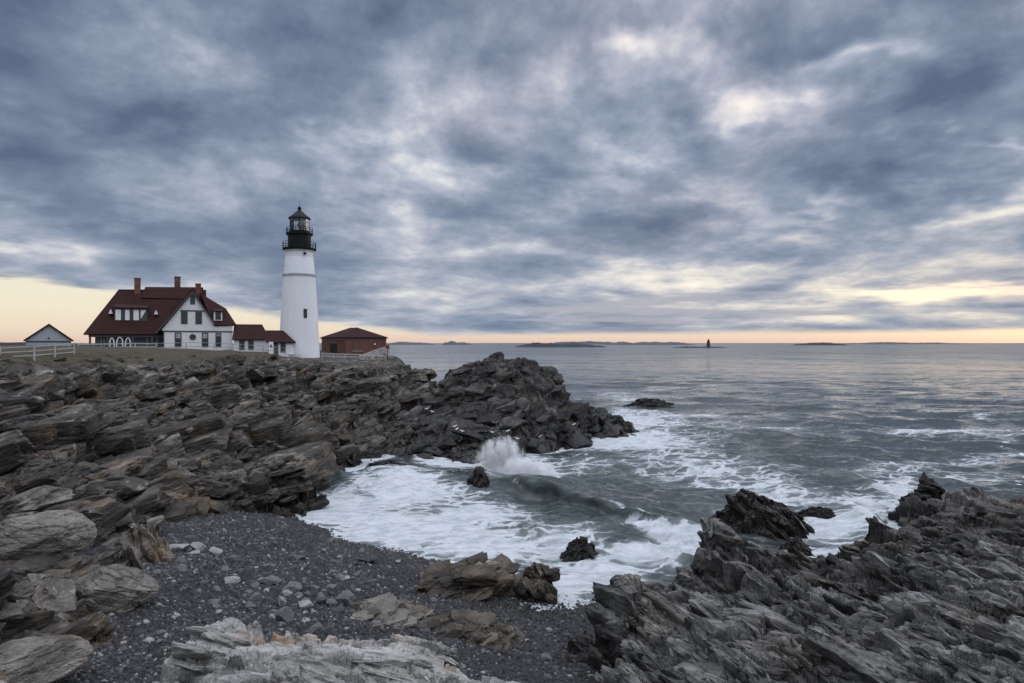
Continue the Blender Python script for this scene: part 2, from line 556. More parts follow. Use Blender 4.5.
def rockify(X, Y, Z, fr, levels, terr=None, seed=1, warp=0.5, up=0.35, mask=None):
    """break a smooth surface into tilted blocks and slabs along the bedding; returns the moved grid and a tone per point"""
    shp = X.shape
    P = np.stack([X.ravel(), Y.ravel(), Z.ravel()], 1).astype(F32)
    wv = np.stack([fbm(P[:, 0] * .35, P[:, 1] * .35, P[:, 2] * .35, seed + 50 + i, 3) for i in range(3)], 1) * F32(warp)
    m = np.ones(len(P), F32) if mask is None else mask.ravel().astype(F32)
    if terr:
        L, strength, sharp, bl = terr
        q = np.stack([P[:, 0] / bl, P[:, 1] / bl, P[:, 2] * 0], 1) + wv * F32(0.35)
        H, O, F1, F2 = cells(q, seed + 9, flat=True)
        w = (P + wv * 0.7) @ fr[2] + (u01(H) - 0.5) * L * 1.2 + (u01(rehash(H, 3)) - 0.5) * O[:, 0] * L
        k = w / L; f = k - np.floor(k)
        g = np.clip((f - 0.5) / sharp + 0.5, 0, 1)
        P[:, 2] += (g - f) * L / max(0.4, fr[2][2]) * strength * m
    N = grid_normals(P[:, 0].reshape(shp), P[:, 1].reshape(shp), P[:, 2].reshape(shp)).reshape(-1, 3)
    N = N * (1 - up) + np.array((0, 0, up), F32)
    N /= np.linalg.norm(N, axis=1, keepdims=True)
    Q = P + wv
    h = np.zeros(len(P), F32); tone = np.zeros(len(P), F32)
    for i, (ls, lt, ln, amp, tilt, crack) in enumerate(levels):
        q = (Q @ fr.T) / np.array((ls, lt, ln), F32)
        H, O, F1, F2 = cells(q, seed + 17 * i)
        r = u01(rehash(H, 5)) - 0.5
        tv = np.stack([u01(rehash(H, 6)) - .5, u01(rehash(H, 7)) - .5, u01(rehash(H, 8)) - .5], 1)
        hh = amp * 2 * r + tilt * 2 * np.einsum('ij,ij->i', tv, O)
        if crack:
            hh = hh - crack * (1 - ss(F2 - F1, 0.0, 0.10))
        h += hh
        tone += (u01(rehash(H, 9)) - 0.5) * (0.75 ** i)
    P = P + N * (h * m)[:, None]
    return P[:, 0].reshape(shp), P[:, 1].reshape(shp), P[:, 2].reshape(shp), tone.reshape(shp)


# ------------------------------------------------------------------ materials
def new_mat(name):
    m = bpy.data.materials.new(name)
    m.use_nodes = True
    return m, NT(m.node_tree)


def finish(k, base, rough, normal=None, spec=0.5, **kw):
    p = k.n('ShaderNodeBsdfPrincipled')
    k.put(p.inputs['Base Color'], base); k.put(p.inputs['Roughness'], rough)
    p.inputs['Specular IOR Level'].default_value = spec
    for kk, vv in kw.items():
        k.put(p.inputs[kk.replace('_', ' ')], vv)
    if normal is not None:
        k.t.links.new(normal, p.inputs['Normal'])
    o = k.n('ShaderNodeOutputMaterial')
    k.t.links.new(p.outputs[0], o.inputs[0])
    return p


def bump(k, h, strength, dist, prev=None):
    b = k.n('ShaderNodeBump')
    b.inputs['Strength'].default_value = strength
    b.inputs['Distance'].default_value = dist
    k.put(b.inputs['Height'], h)
    if prev is not None:
        k.t.links.new(prev, b.inputs['Normal'])
    return b.outputs[0]


def attr(k, name):
    a = k.n('ShaderNodeAttribute')
    a.attribute_name = name
    return a.outputs['Fac']


def rock_mat(name, fr, stops, wet=(0.6, 1.8), quartz=0.0, tan=0.25, grass=False, scale=1.0, stain=(0.16, 0.115, 0.07, 1)):
    """bedded shore rock; fr is the bedding frame, wet the heights between which it is soaked by the sea"""
    m, k = new_mat(name)
    g = k.n('ShaderNodeNewGeometry')
    pos = g.outputs['Position']
    warp = k.v('SCALE', k.v('SUBTRACT', k.noise(pos, 0.4, 3, 0.5, col=True), (0.5, 0.5, 0.5)), s=0.55)
    pw = k.v('ADD', pos, warp)
    S = k.v('DOT_PRODUCT', pw, tuple(map(float, fr[0])))
    T = k.v('DOT_PRODUCT', pw, tuple(map(float, fr[1])))
    N = k.v('DOT_PRODUCT', pw, tuple(map(float, fr[2])))
    bed = k.xyz(k.m('MULTIPLY', S, 0.5), k.m('MULTIPLY', T, 0.6), k.m('MULTIPLY', N, 2.8))
    bands = k.noise(bed, 0.8 * scale, 6, 0.62)
    blot = k.noise(pos, 0.9 * scale, 6, 0.62)
    grit = k.noise(pos, 9.0 * scale, 4, 0.65)
    tone = attr(k, 'tone')
    t = k.m('ADD', k.m('MULTIPLY', k.m('SUBTRACT', bands, 0.5), 1.25), k.m('MULTIPLY', k.m('SUBTRACT', blot, 0.5), 0.9))
    t = k.m('ADD', t, k.m('MULTIPLY', k.m('SUBTRACT', grit, 0.5), 0.55))
    t = k.m('ADD', t, k.m('MULTIPLY', tone, 0.20))
    t = k.m('ADD', t, 0.45)
    col = k.ramp(t, stops)
    rust = k.m('MULTIPLY', k.sm(k.noise(pos, 0.33 * scale, 5, 0.6), 0.52, 0.66), k.sm(k.noise(pos, 2.2, 4, 0.6), 0.35, 0.6, 0.2, tan * 2.2))
    col = k.mix(rust, col, k.mix(0.5, k.mix(1.0, col, (1.75, 1.2, 0.72, 1), 'MULTIPLY'), stain))
    if quartz:
        vein = k.m('MULTIPLY', k.sm(k.noise(bed, 1.9, 3, 0.5), 0.63, 0.70), quartz)
        col = k.mix(vein, col, (0.38, 0.37, 0.35, 1))
    z = k.sep(pos)[2]
    zz = k.m('ADD', z, k.m('MULTIPLY', k.m('SUBTRACT', blot, 0.5), 2.2))
    wetf = k.sm(zz, wet[0], wet[1], 1.0, 0.0)
    if grass:
        up = k.sep(g.outputs['Normal'])[2]
        gn = k.noise(pos, 1.5, 5, 0.65)
        gm = k.m('MULTIPLY', k.sm(k.m('ADD', z, k.m('MULTIPLY', k.m('SUBTRACT', gn, 0.5), 2.6)), 9.7, 10.3), k.sm(up, 0.55, 0.85))
        gcol = k.ramp(k.noise(pos, 5.0, 5, 0.7), [(0.3, (0.028, 0.024, 0.014, 1)), (0.55, (0.062, 0.05, 0.028, 1)), (0.75, (0.085, 0.078, 0.04, 1))])
        col = k.mix(gm, col, gcol)
    col = k.mix(wetf, col, k.mix(1.0, col, (0.30, 0.28, 0.265, 1), 'MULTIPLY'))
    rough = k.m('SUBTRACT', 0.85, k.m('MULTIPLY', wetf, 0.50))
    fine_bed = k.noise(k.xyz(k.m('MULTIPLY', S, 1.2), k.m('MULTIPLY', T, 1.6), k.m('MULTIPLY', N, 6.5)), 1.0 * scale, 5, 0.6)
    nb = bump(k, fine_bed, 0.65, 0.16 / scale)
    nb = bump(k, k.noise(pos, 5.5 * scale, 5, 0.65), 0.8, 0.10 / scale, nb)
    finish(k, col, rough, nb, 0.35)
    return m


# bedding of each rock mass
FR_HEAD = frame((-0.24, -0.15, 0.93), (1.0, 0.25, 0.0))
FR_PROM = frame((-0.30, -0.35, 0.80), (0.85, -0.45, 0.0))
FR_SLAB = frame((0.78, 0.42, 0.40), (-0.5, 0.85, 0.1))
FR_LEDGE = frame((0.25, 0.55, 0.75), (1.0, -0.25, 0.0))

GREY = [(0.0, (0.010, 0.0092, 0.0085, 1)), (0.3, (0.031, 0.028, 0.0245, 1)), (0.55, (0.070, 0.063, 0.055, 1)), (0.78, (0.15, 0.138, 0.121, 1)), (1.0, (0.29, 0.275, 0.25, 1))]
DARK = [(0.0, (0.009, 0.0085, 0.008, 1)), (0.35, (0.026, 0.0245, 0.023, 1)), (0.6, (0.056, 0.053, 0.05, 1)), (0.82, (0.12, 0.115, 0.106, 1)), (1.0, (0.24, 0.23, 0.21, 1))]
PALE = [(0.0, (0.045, 0.044, 0.041, 1)), (0.22, (0.14, 0.137, 0.128, 1)), (0.48, (0.27, 0.265, 0.252, 1)), (0.75, (0.40, 0.395, 0.38, 1)), (1.0, (0.52, 0.51, 0.49, 1))]
BROWN = [(0.0, (0.016, 0.014, 0.012, 1)), (0.3, (0.05, 0.042, 0.034, 1)), (0.6, (0.105, 0.088, 0.068, 1)), (0.85, (0.18, 0.15, 0.115, 1)), (1.0, (0.27, 0.235, 0.19, 1))]
M_HEAD = rock_mat('headland_rock', FR_HEAD, GREY, wet=(0.8, 2.6), quartz=0.35, tan=0.30, grass=True)
M_PROM = rock_mat('promontory_rock', FR_PROM, DARK, wet=(1.2, 4.2), quartz=0.15, tan=0.10)
GREYL = [(0.0, (0.014, 0.014, 0.014, 1)), (0.26, (0.050, 0.049, 0.047, 1)), (0.47, (0.118, 0.115, 0.110, 1)), (0.70, (0.235, 0.23, 0.222, 1)), (1.0, (0.33, 0.325, 0.31, 1))]
M_SLAB = rock_mat('slab_rock', FR_SLAB, GREYL, wet=(1.2, 3.7), quartz=0.3, tan=0.12)
M_WET = rock_mat('wet_rock', FR_SLAB, DARK, wet=(2.0, 3.5), tan=0.06)
M_LEDGE = rock_mat('pale_ledge_rock', FR_LEDGE, PALE, wet=(-2, -1), quartz=0.3, tan=0.42, stain=(0.20, 0.14, 0.085, 1))
M_BROWN = rock_mat('brown_rock', FR_HEAD, BROWN, wet=(0.2, 1.1), tan=0.3)
M_TAN = rock_mat('tan_rock', FR_HEAD, [(0.0, (0.03, 0.027, 0.022, 1)), (0.3, (0.10, 0.092, 0.08, 1)), (0.6, (0.19, 0.175, 0.155, 1)), (0.85, (0.28, 0.26, 0.23, 1)), (1.0, (0.36, 0.34, 0.31, 1))], wet=(-2, -1), quartz=0.2, tan=0.35)

# ------------------------------------------------------------------ rock masses and beach
SURF = {}
SURF['headland'] = Surface([
    # rim below the fence, grass mound and lighthouse yard
    PX(-260, 360, 50), PX(-120, 358, 54), PX(0, 356, 58), PX(60, 355, 64), PX(110, 354, 70), PX(160, 351, 78), PX(205, 350, 86), PX(240, 351, 94), PX(280, 356, 100), PX(330, 360.5, 101), PX(365, 364, 100),
    (-110, 80, 10.6), (-75, 80, 10.5), (-60, 90, 10.5), (-62, 118, 10.6), (-48, 113, 10.7), (-40, 112, 10.4), (-34, 111, 9.75), (-26, 118, 9.6), (-20, 119, 9.6), (-90, 140, 10.3), (-60, 150, 10), (-35, 150, 9.4), (-140, 130, 10.5), (-24, 135, 8.8), (-45, 132, 9.9), (-48, 165, 8), (-34, 165, 3), (-100, 170, 9.5), (-150, 170, 9.3), (-75, 165, 9.3), (-52, 104, 10.35), (-44, 106, 10.2), (-75, 105, 10.5), (-95, 100, 10.5), (-68, 74, 10.4), (-57, 100, 10.5), (-50, 97, 10.4), (-45, 98, 10.25), (-38, 104, 10.0), (-58, 88, 10.5), (-70, 92, 10.5), (-34, 106, 9.75), (-66, 82, 10.5), (-82, 70, 10.5), (-30, 106, 9.6), (-28, 111, 9.6), (-44, 101, 10.2),
    PX(385, 361.5, 106), PX(403, 366, 100), PX(415, 381, 97),
    # seaward side
    (-12, 122, 1.0), (-7, 112, -2.0), (-16, 135, -2.0), (-25, 160, -2.0), (-4, 102, -2), (-60, 190, 0),
    # cliff to the gap and inlet
    PX(424, 410, 90), PX(405, 425, 82), PX(395, 458, 72), PX(375, 430, 77), PX(360, 395, 86), PX(395, 385, 92), PX(330, 395, 82), PX(330, 372, 90), PX(350, 420, 76),
    PX(330, 487, z=-0.3), PX(350, 478, z=-0.4), PX(372, 468, z=-0.3), PX(325, 450, 63), PX(310, 425, 68), PX(345, 455, 68), (-6, 76, -1.0), (-9, 70, -1.2), (-12, 62, -1.8), (-12.6, 55, -1.8), PX(335, 508, z=-1.6), PX(350, 495, z=-1.8), PX(335, 525, z=-1.5),
    # shore ledge over the beach
    PX(316, 470, 50), PX(309, 472, 49), PX(304, 506, 50.5), PX(322, 500, z=-0.6), PX(297, 517, z=-0.3), PX(266, 490, 47.3), PX(272, 513, 46.3), PX(229, 492, 44.6), PX(232, 511, 43.3), PX(186, 490, 42), PX(180, 514, 40.8), PX(123, 494, 38.5), PX(130, 520, 37.5),
    PX(300, 445, 57), PX(250, 445, 55), PX(190, 450, 50), PX(130, 455, 47), PX(60, 460, 43), PX(0, 465, 39),
    PX(290, 405, 70), PX(230, 410, 65), PX(150, 412, 59), PX(60, 415, 53), PX(0, 420, 48), PX(280, 375, 85), PX(220, 372, 78), PX(150, 376, 69), PX(70, 380, 61), PX(0, 382, 55),
    PX(60, 505, 36), PX(0, 505, 33), PX(100, 515, 34.5), PX(20, 540, 29.5), PX(60, 548, 28), PX(-40, 520, 29), PX(-90, 480, 32), PX(-90, 420, 42), PX(-140, 560, 24),
    PX(85, 560, 29.5), PX(125, 540, 33), (-15.5, 30.5, 0.9), (-17, 34.5, 1.2), PX(40, 590, 24.5), PX(10, 610, 22.5), PX(-40, 600, 22), PX(60, 630, 23.5), PX(20, 655, 20.5), PX(-30, 650, 19.5), PX(100, 645, 22), PX(60, 683, 19.3),
    (-13, 14, 4.0), (-20, 14, 5.5), (-26, 22, 5.0), (-10, 20, 1.0), (-9, 27, 0.8), (-10, 36, 0.0), (-12, 44, -0.6)], c=0.8)

SURF['beach'] = Surface([
    PX(285, 516, z=0.10), PX(340, 542, z=0.10), PX(385, 552, z=0.1), PX(430, 560, z=0.10), PX(480, 572, z=0.08), PX(540, 592, z=0.05), PX(530, 607, z=0.05), PX(600, 607, z=0.05), PX(640, 600, z=0.0),
    PX(235, 512, z=1.25), PX(170, 520, z=1.75), PX(120, 560, z=2.3), PX(100, 640, z=2.3), PX(200, 590, z=1.9), PX(250, 550, z=1.35), PX(300, 590, z=1.35), PX(370, 590, z=0.8), PX(400, 610, z=0.75), PX(520, 650, z=0.62), PX(590, 683, z=0.75), PX(450, 683, z=1.0),
    PX(300, 683, z=2.0), PX(30, 690, z=2.9), (0, 17, 1.3), (6, 18, 1.0), (-12, 16, 3.0), (-24, 24, 3.0), (-22, 40, 2.0), (-19, 46, 1.0),
    (-6, 46, -1.0), (-10, 52, -1.2), (0, 40, -1.1), (8, 34, -1.0), (8, 44, -1.6), (-8, 60, -1.8), (14, 30, -1.0), (4, 60, -2)], c=0.6)

SURF['promontory'] = Surface([
    PX(440, 389, 84), PX(449, 377, 84.5), PX(462, 364, 84), PX(482, 357, 83), PX(505, 357, 83), PX(531, 362, 84), PX(545, 372, 85), PX(562, 378, 87), PX(600, 395, 90), PX(618, 413, 92), PX(632, 429, 93.5),
    PX(440, 410, 80), PX(470, 395, 79), PX(500, 385, 79.5), PX(530, 385, 82), PX(430, 430, 75), PX(465, 430, 74), PX(500, 420, 75.5), PX(540, 410, 80), PX(575, 415, 84), PX(600, 418, 88),
    PX(410, 458, z=-0.3), PX(430, 473, z=-0.4), PX(470, 474, z=-0.4), PX(500, 468, z=-0.4), PX(540, 458, z=-0.3), PX(570, 454, z=-0.3), PX(583, 438, z=-0.2), PX(615, 434, z=-0.2), PX(640, 431, z=-0.6), PX(655, 425, z=-1),
    PX(450, 452, 70.5), PX(500, 448, 72), PX(545, 440, 76), PX(575, 440, 79.5), PX(410, 440, 76),
    (-9, 93, 2.0), (-4, 95, 4.5), (0, 96, 4), (6, 97, 3), (12, 98, 1), (-8, 104, -1), (0, 106, -1.5), (8, 106, -1.5), (17, 101, -1.5), (20, 96, -1.5), (-14, 94, 2.2), (-11, 88, 3.4),
    (12, 80, -1.5), (16, 87, -1.2), (6, 70, -1.5), (-2, 62, -2), (-8, 60, -2), (-12, 68, -0.6)], c=0.7)

SURF['slabs'] = Surface([
    PX(588, 612, 24.2), PX(600, 588, 24.6), PX(610, 577, 25), PX(632, 577, 26), PX(650, 586, 26), PX(671, 565, 27), PX(693, 568, 28), PX(703, 540, 30), PX(714, 521, 31), PX(738, 534, 32), PX(775, 543, 33.5), PX(797, 562, 33.5), PX(814, 576, 33),
    PX(826, 575, z=-0.1), PX(832, 545, 35.6), PX(842, 528, 36.5), PX(879, 532, 38), PX(903, 523, 41), PX(888, 529, 41.5), PX(914, 492, 44.5), PX(926, 479, 46), PX(944, 478, 46.3), PX(963, 494, 46.5), PX(996, 504, 46), PX(1024, 514, 45), PX(1100, 512, 44), PX(1200, 520, 42),
    PX(588, 640, z=0.45), PX(589, 683, z=0.6), (2.2, 22, 0.4), (2.0, 19, 0.6), (2.4, 26, -0.2), (3.5, 28.5, -0.8), (6, 30.5, -0.9), (8, 34, -1), (11, 36, -1), (14, 36.5, -0.9), (15.5, 35.3, -0.6), (16.5, 38.5, -0.9), (20, 41.5, -1), (24, 45, -1), (26, 47.5, -1.2), (29, 50.0, -1.2), (34, 50.5, -1.2), (42, 49, -1), (50, 46, -1),
    PX(606, 640, 22.8), PX(650, 622, 23), PX(640, 683, 19), PX(615, 683, 20.2), PX(700, 600, 25.5), PX(740, 565, 29), PX(720, 640, 21), PX(720, 683, 17.6), PX(780, 610, 25), PX(770, 580, 29), PX(830, 600, 28), PX(830, 640, 21.5), PX(800, 683, 17), PX(870, 683, 16.3), PX(870, 580, 31), PX(900, 555, 34.5), PX(900, 610, 25),
    PX(950, 640, 20), PX(950, 683, 15.7), PX(1024, 610, 23), PX(1024, 565, 29.5), PX(1024, 683, 15.2), PX(1024, 640, 18.5), PX(980, 530, 39), PX(960, 560, 32.5), PX(950, 590, 27),
    PX(1180, 600, 22), PX(1180, 683, 14), (9, 11, 5.2), (3.2, 14, 2.2), (16, 10, 6), (4, 9, 4.5), (12, 5, 8), (2, 16, 1.4), (28, 18, 4.2), (40, 30, 2.5)], c=0.5)

SURF['ledge'] = Surface([
    PX(188, 668, 15), PX(205, 645, 16.2), PX(222, 626, 17), PX(250, 618, 17.2), PX(280, 632, 16.6), PX(310, 634, 16.6), PX(345, 640, 16.2), PX(385, 643, 15.8), PX(415, 652, 15.4), PX(440, 664, 15), PX(470, 683, 14.2), PX(500, 684, 14.4), PX(560, 682, 14.4), PX(590, 700, 14.0),
    PX(170, 690, 14.4), PX(120, 716, 14.2), PX(60, 706, 14.4), PX(20, 690, 14.6), PX(0, 680, 14.8), PX(-60, 655, 14.8), PX(-160, 640, 15),
    PX(250, 660, 14.5), PX(300, 683, 13.2), PX(380, 683, 13.2), PX(240, 690, 13.4), PX(340, 660, 14.6),
    (-8, 18.6, 1.2), (-6, 19.4, 1.0), (-3.5, 19, 0.8), (-1.2, 18, 0.6), (0.5, 17.2, 0.4), (2, 17, 0.4), (-11, 17.5, 1.5), (-15, 17, 2.2), (-4.5, 22, -0.6), (0, 21, -1), (-9, 22, -.6), (4, 17, 0.2),
    (0, 0, 10.2), (-6, 0, 10.2), (6, 0, 10.2), (0, 5, 8.6), (-6, 6, 8.2), (4, 6, 8), (0, 9, 6.9), (-5, 10, 6.6), (3, 10, 6), (-12, 8, 7.6), (-14, 12, 6), (8, 8, 6.5), (5.5, 13.5, 3.2)], c=0.35)


HEIGHT = {}


def terrain(name, key, fan_args, fr, levels, mat, zmin=-0.9, terr=None, seed=1, warp=0.5, up=0.35, blend=None, facets=(), drop=0.0, lean=(1.6, 10), slabs=()):
    X, Y = fan(*fan_args)
    Z = SURF[key](X, Y)
    keep0 = Z > zmin - 0.7
    mask = np.ones(X.shape, F32) if blend is None else blend(X, Y, Z)
    if key == 'headland':        # nothing breaks out through the pebbles
        mask = mask * np.where(Y < 44, ss(Z - SURF['beach'](X, Y), -0.5, 0.7), 1).astype(F32)
    tone0 = np.zeros(X.shape, F32)
    cur = SURF[key]
    Z0 = Z
    for i, (rot, sx, sy, st, tilt, follow, rise) in enumerate(facets):
        if i == 0:
            Z, tn = planes(X, Y, Z, cur, R(rot), sx, sy, st * mask * ss(Z0, -0.8, 1.2), tilt, follow, seed + 200, rise=rise)
        else:       # smaller facets lie on the bigger ones
            off = Z - Z0
            Zs, tn = planes(X, Y, Z0, cur, R(rot), sx, sy, st * mask * ss(Z0, -0.8, 0.8), tilt, follow, seed + 200 + i, rise=rise)
            Z = off + Zs
        tone0 += tn * (0.8 ** i)
    Z = ease(X, Y, Z, lean[0], lean[1], seed)
    X2, Y2, Z2, tone = rockify(X, Y, Z - F32(drop) * mask, fr, levels, terr, seed, warp, up, mask)
    a0, a1, nc, r0, r1, nr = fan_args
    Zg = np.where(keep0, Z2, -9)

    def height(x, y):
        u = (np.degrees(np.arctan2(x, y)) - a0) / (a1 - a0) * (nc - 1)
        v = np.log(np.hypot(x, y) / r0) / math.log(r1 / r0) * (nr - 1)
        ok = (u >= 0) & (u <= nc - 1) & (v >= 0) & (v <= nr - 1)
        return np.where(ok, Zg[np.clip(v.astype(int), 0, nr - 1), np.clip(u.astype(int), 0, nc - 1)], -9)

    HEIGHT[key] = height
    extra = None
    if slabs:
        parts = [slab_field(height, seed=seed + 5 * i, **s) for i, s in enumerate(slabs)]
        off = np.cumsum([0] + [len(p[0]) for p in parts])
        extra = (np.concatenate([p[0] for p in parts]), np.concatenate([p[1] + o for p, o in zip(parts, off)]), np.concatenate([p[2] for p in parts]))
    o = grid_mesh(name, X2, Y2, Z2, mat, {'tone': tone + tone0 * 0.8}, keep0 & (Z2 > zmin - 0.9), extra=extra)
    o['kind'] = 'structure'
    return o


RIM = np.array([(-600, 46), (-260, 50), (0, 58), (60, 64), (110, 70), (160, 78), (205, 86), (240, 94), (280, 100), (330, 101), (365, 101), (390, 106), (420, 120)], float)


def yard(X, Y, Z):       # the lawn behind the rim stays smooth
    px = X / np.maximum(Y, 1) * FPX + 512
    rim = np.interp(px, RIM[:, 0], RIM[:, 1]).astype(F32)
    return (1 - 0.94 * ss(Y - rim, 0.0, 3.5) * ss(Z, 8.0, 9.0)) * (1 - 0.85 * ss(Y - rim, -16, -3)) * (0.6 + 0.4 * ss(Y, 26, 46))


terrain('headland', 'headland', (-49, -3.5, 760, 16.5, 190, 900), FR_HEAD,
        [(4.5, 2.4, 1.0, 0.22, 0.40, 0.20), (1.7, 1.0, 0.42, 0.12, 0.22, 0.08), (0.7, 0.45, 0.2, 0.035, 0.08, 0.02)],
        M_HEAD, terr=(2.3, 0.8, 0.25, 11.0), seed=3, warp=0.3, blend=yard, zmin=-0.6, drop=0.25,
        facets=[(20, 15.0, 4.2, 0.85, 0.16, 0.4, 0.7), (35, 5.5, 1.7, 0.8, 0.26, 0.5, 0.28)], lean=(1.5, 8),
        slabs=[dict(fr=FR_HEAD, count=150, box=(-60, 430, 362, 540), size=((0.8, 1.9), (0.5, 0.95), (0.34, 0.62)), zlim=(1.4, 9.3), jitter=8, sink=0.13, sub=4, dscale=(35.0, 0.7, 1.55), chip=0.7),
               dict(fr=FR_HEAD, count=600, box=(-60, 430, 354, 580), size=((0.30, 0.8), (0.2, 0.5), (0.14, 0.34)), zlim=(0.6, 9.6), jitter=13, sink=0.18, chip=0.7, dscale=(35.0, 0.7, 1.7)),
               dict(fr=FR_HEAD, count=600, box=(-60, 430, 354, 600), size=((0.16, 0.42), (0.12, 0.28), (0.06, 0.15)), zlim=(0.6, 10.6), jitter=18, sink=0.28, sub=2, chip=0.5),
               dict(fr=FR_HEAD, count=150, box=(-40, 170, 500, 650), size=((0.4, 1.1), (0.25, 0.6), (0.14, 0.34)), zlim=(1.7, 6), jitter=14, sink=0.3, chip=0.6, dscale=(28.0, 0.8, 1.2))])
terrain('promontory', 'promontory', (-11.5, 14, 520, 58, 112, 520), FR_PROM,
        [(4.2, 2.8, 1.5, 0.20, 0.45, 0.18), (1.8, 1.2, 0.6, 0.08, 0.18, 0.06), (0.7, .5, 0.25, 0.02, 0.05, 0.0)],
        M_PROM, terr=(1.4, 0.4, 0.25, 7.0), seed=23, warp=0.3, drop=0.2, lean=(1.4, 8),
        facets=[(-35, 8.0, 4.4, 0.8, 0.16, 0.7, 0.4), (-50, 4.2, 2.0, 0.8, 0.26, 0.65, 0.25)],
        slabs=[dict(fr=FR_PROM, count=40, box=(400, 600, 380, 455), size=((0.6, 1.4), (0.35, 0.7), (0.2, 0.32)), zlim=(0.6, 8.6), jitter=8, sink=0.14, sub=4, chip=0.7),
               dict(fr=FR_PROM, count=130, box=(395, 625, 366, 470), size=((0.2, 0.55), (0.14, 0.32), (0.07, 0.16)), zlim=(0.2, 9.4), jitter=14, sink=0.2, chip=0.7)])
terrain('shore_slabs', 'slabs', (4.0, 49, 800, 8.0, 52, 900), FR_SLAB,
        [(3.8, 1.8, 0.65, 0.15, 0.32, 0.18), (1.5, 0.8, 0.26, 0.055, 0.13, 0.06), (0.5, 0.3, 0.12, 0.012, 0.03, 0.0)],
        M_SLAB, seed=41, warp=0.10, up=0.5, drop=-0.05, lean=(1.6, 9),
        facets=[(-58, 7.0, 2.5, 0.9, 0.32, 0.5, 0.6), (-58, 2.8, 1.1, 0.85, 0.38, 0.55, 0.28)],
        slabs=[dict(fr=FR_SLAB, count=40, box=(610, 1060, 600, 700), size=((0.6, 1.5), (0.3, 0.6), (0.12, 0.24)), zlim=(0.6, 9), jitter=5, sink=0.12, dscale=(24.0, 0.75, 1.4), sub=4, chip=0.7),
               dict(fr=FR_SLAB, count=380, box=(595, 1060, 510, 700), size=((0.2, 0.6), (0.11, 0.27), (0.05, 0.11)), zlim=(0.3, 9), jitter=8, sink=0.18, dscale=(24.0, 0.75, 1.3), chip=0.5),
               dict(fr=FR_SLAB, count=200, box=(595, 1060, 520, 700), size=((0.08, 0.25), (0.07, 0.16), (0.03, 0.08)), zlim=(0.3, 9), jitter=25, sink=0.28, dscale=(24.0, 0.75, 1.3), sub=2, chip=0.3)])
terrain('pale_ledge', 'ledge', (-48, 21, 800, 3.0, 22, 560), FR_LEDGE,
        [(1.9, 1.0, 0.34, 0.08, 0.20, 0.13), (0.7, 0.4, 0.13, 0.03, 0.075, 0.045), (0.22, 0.16, 0.07, 0.006, 0.015, 0.0)],
        M_LEDGE, seed=61, warp=0.12, up=0.5, zmin=0.6, lean=(1.6, 6),
        facets=[(-15, 4.2, 1.9, 0.85, 0.18, 0.6, 0.2), (10, 1.5, 0.7, 0.8, 0.25, 0.6, 0.08)],
        slabs=[dict(fr=FR_LEDGE, count=26, box=(185, 480, 618, 700), size=((0.25, 0.7), (0.14, 0.35), (0.05, 0.12)), zlim=(3.4, 9), jitter=7, sink=0.15, dscale=(15.0, 0.9, 1.2), chip=0.4)])


def beach_mat():
    m, k = new_mat('pebbles')
    g = k.n('ShaderNodeNewGeometry'); pos = g.outputs['Position']
    tone = attr(k, 'tone'); z = k.sep(pos)[2]
    big = k.noise(pos, 0.35, 4, 0.6)
    t = k.m('ADD', tone, k.m('MULTIPLY', k.m('SUBTRACT', big, 0.5), 0.5))
    col = k.ramp(t, [(0.0, (0.016, 0.0163, 0.017, 1)), (0.40, (0.044, 0.045, 0.048, 1)), (0.70, (0.085, 0.086, 0.090, 1)), (0.9, (0.15, 0.15, 0.15, 1)), (1.0, (0.26, 0.255, 0.245, 1))])
    wetf = k.sm(k.m('ADD', z, k.m('MULTIPLY', k.m('SUBTRACT', big, 0.5), 0.5)), 0.2, 0.75, 1.0, 0.0)
    col = k.mix(wetf, col, k.mix(1.0, col, (0.5, 0.5, 0.5, 1), 'MULTIPLY'))
    rough = k.m('SUBTRACT', 0.8, k.m('MULTIPLY', wetf, 0.45))
    nb = bump(k, k.noise(pos, 14, 4, 0.6), 0.5, 0.03)
    finish(k, col, rough, nb, 0.35)
    return m


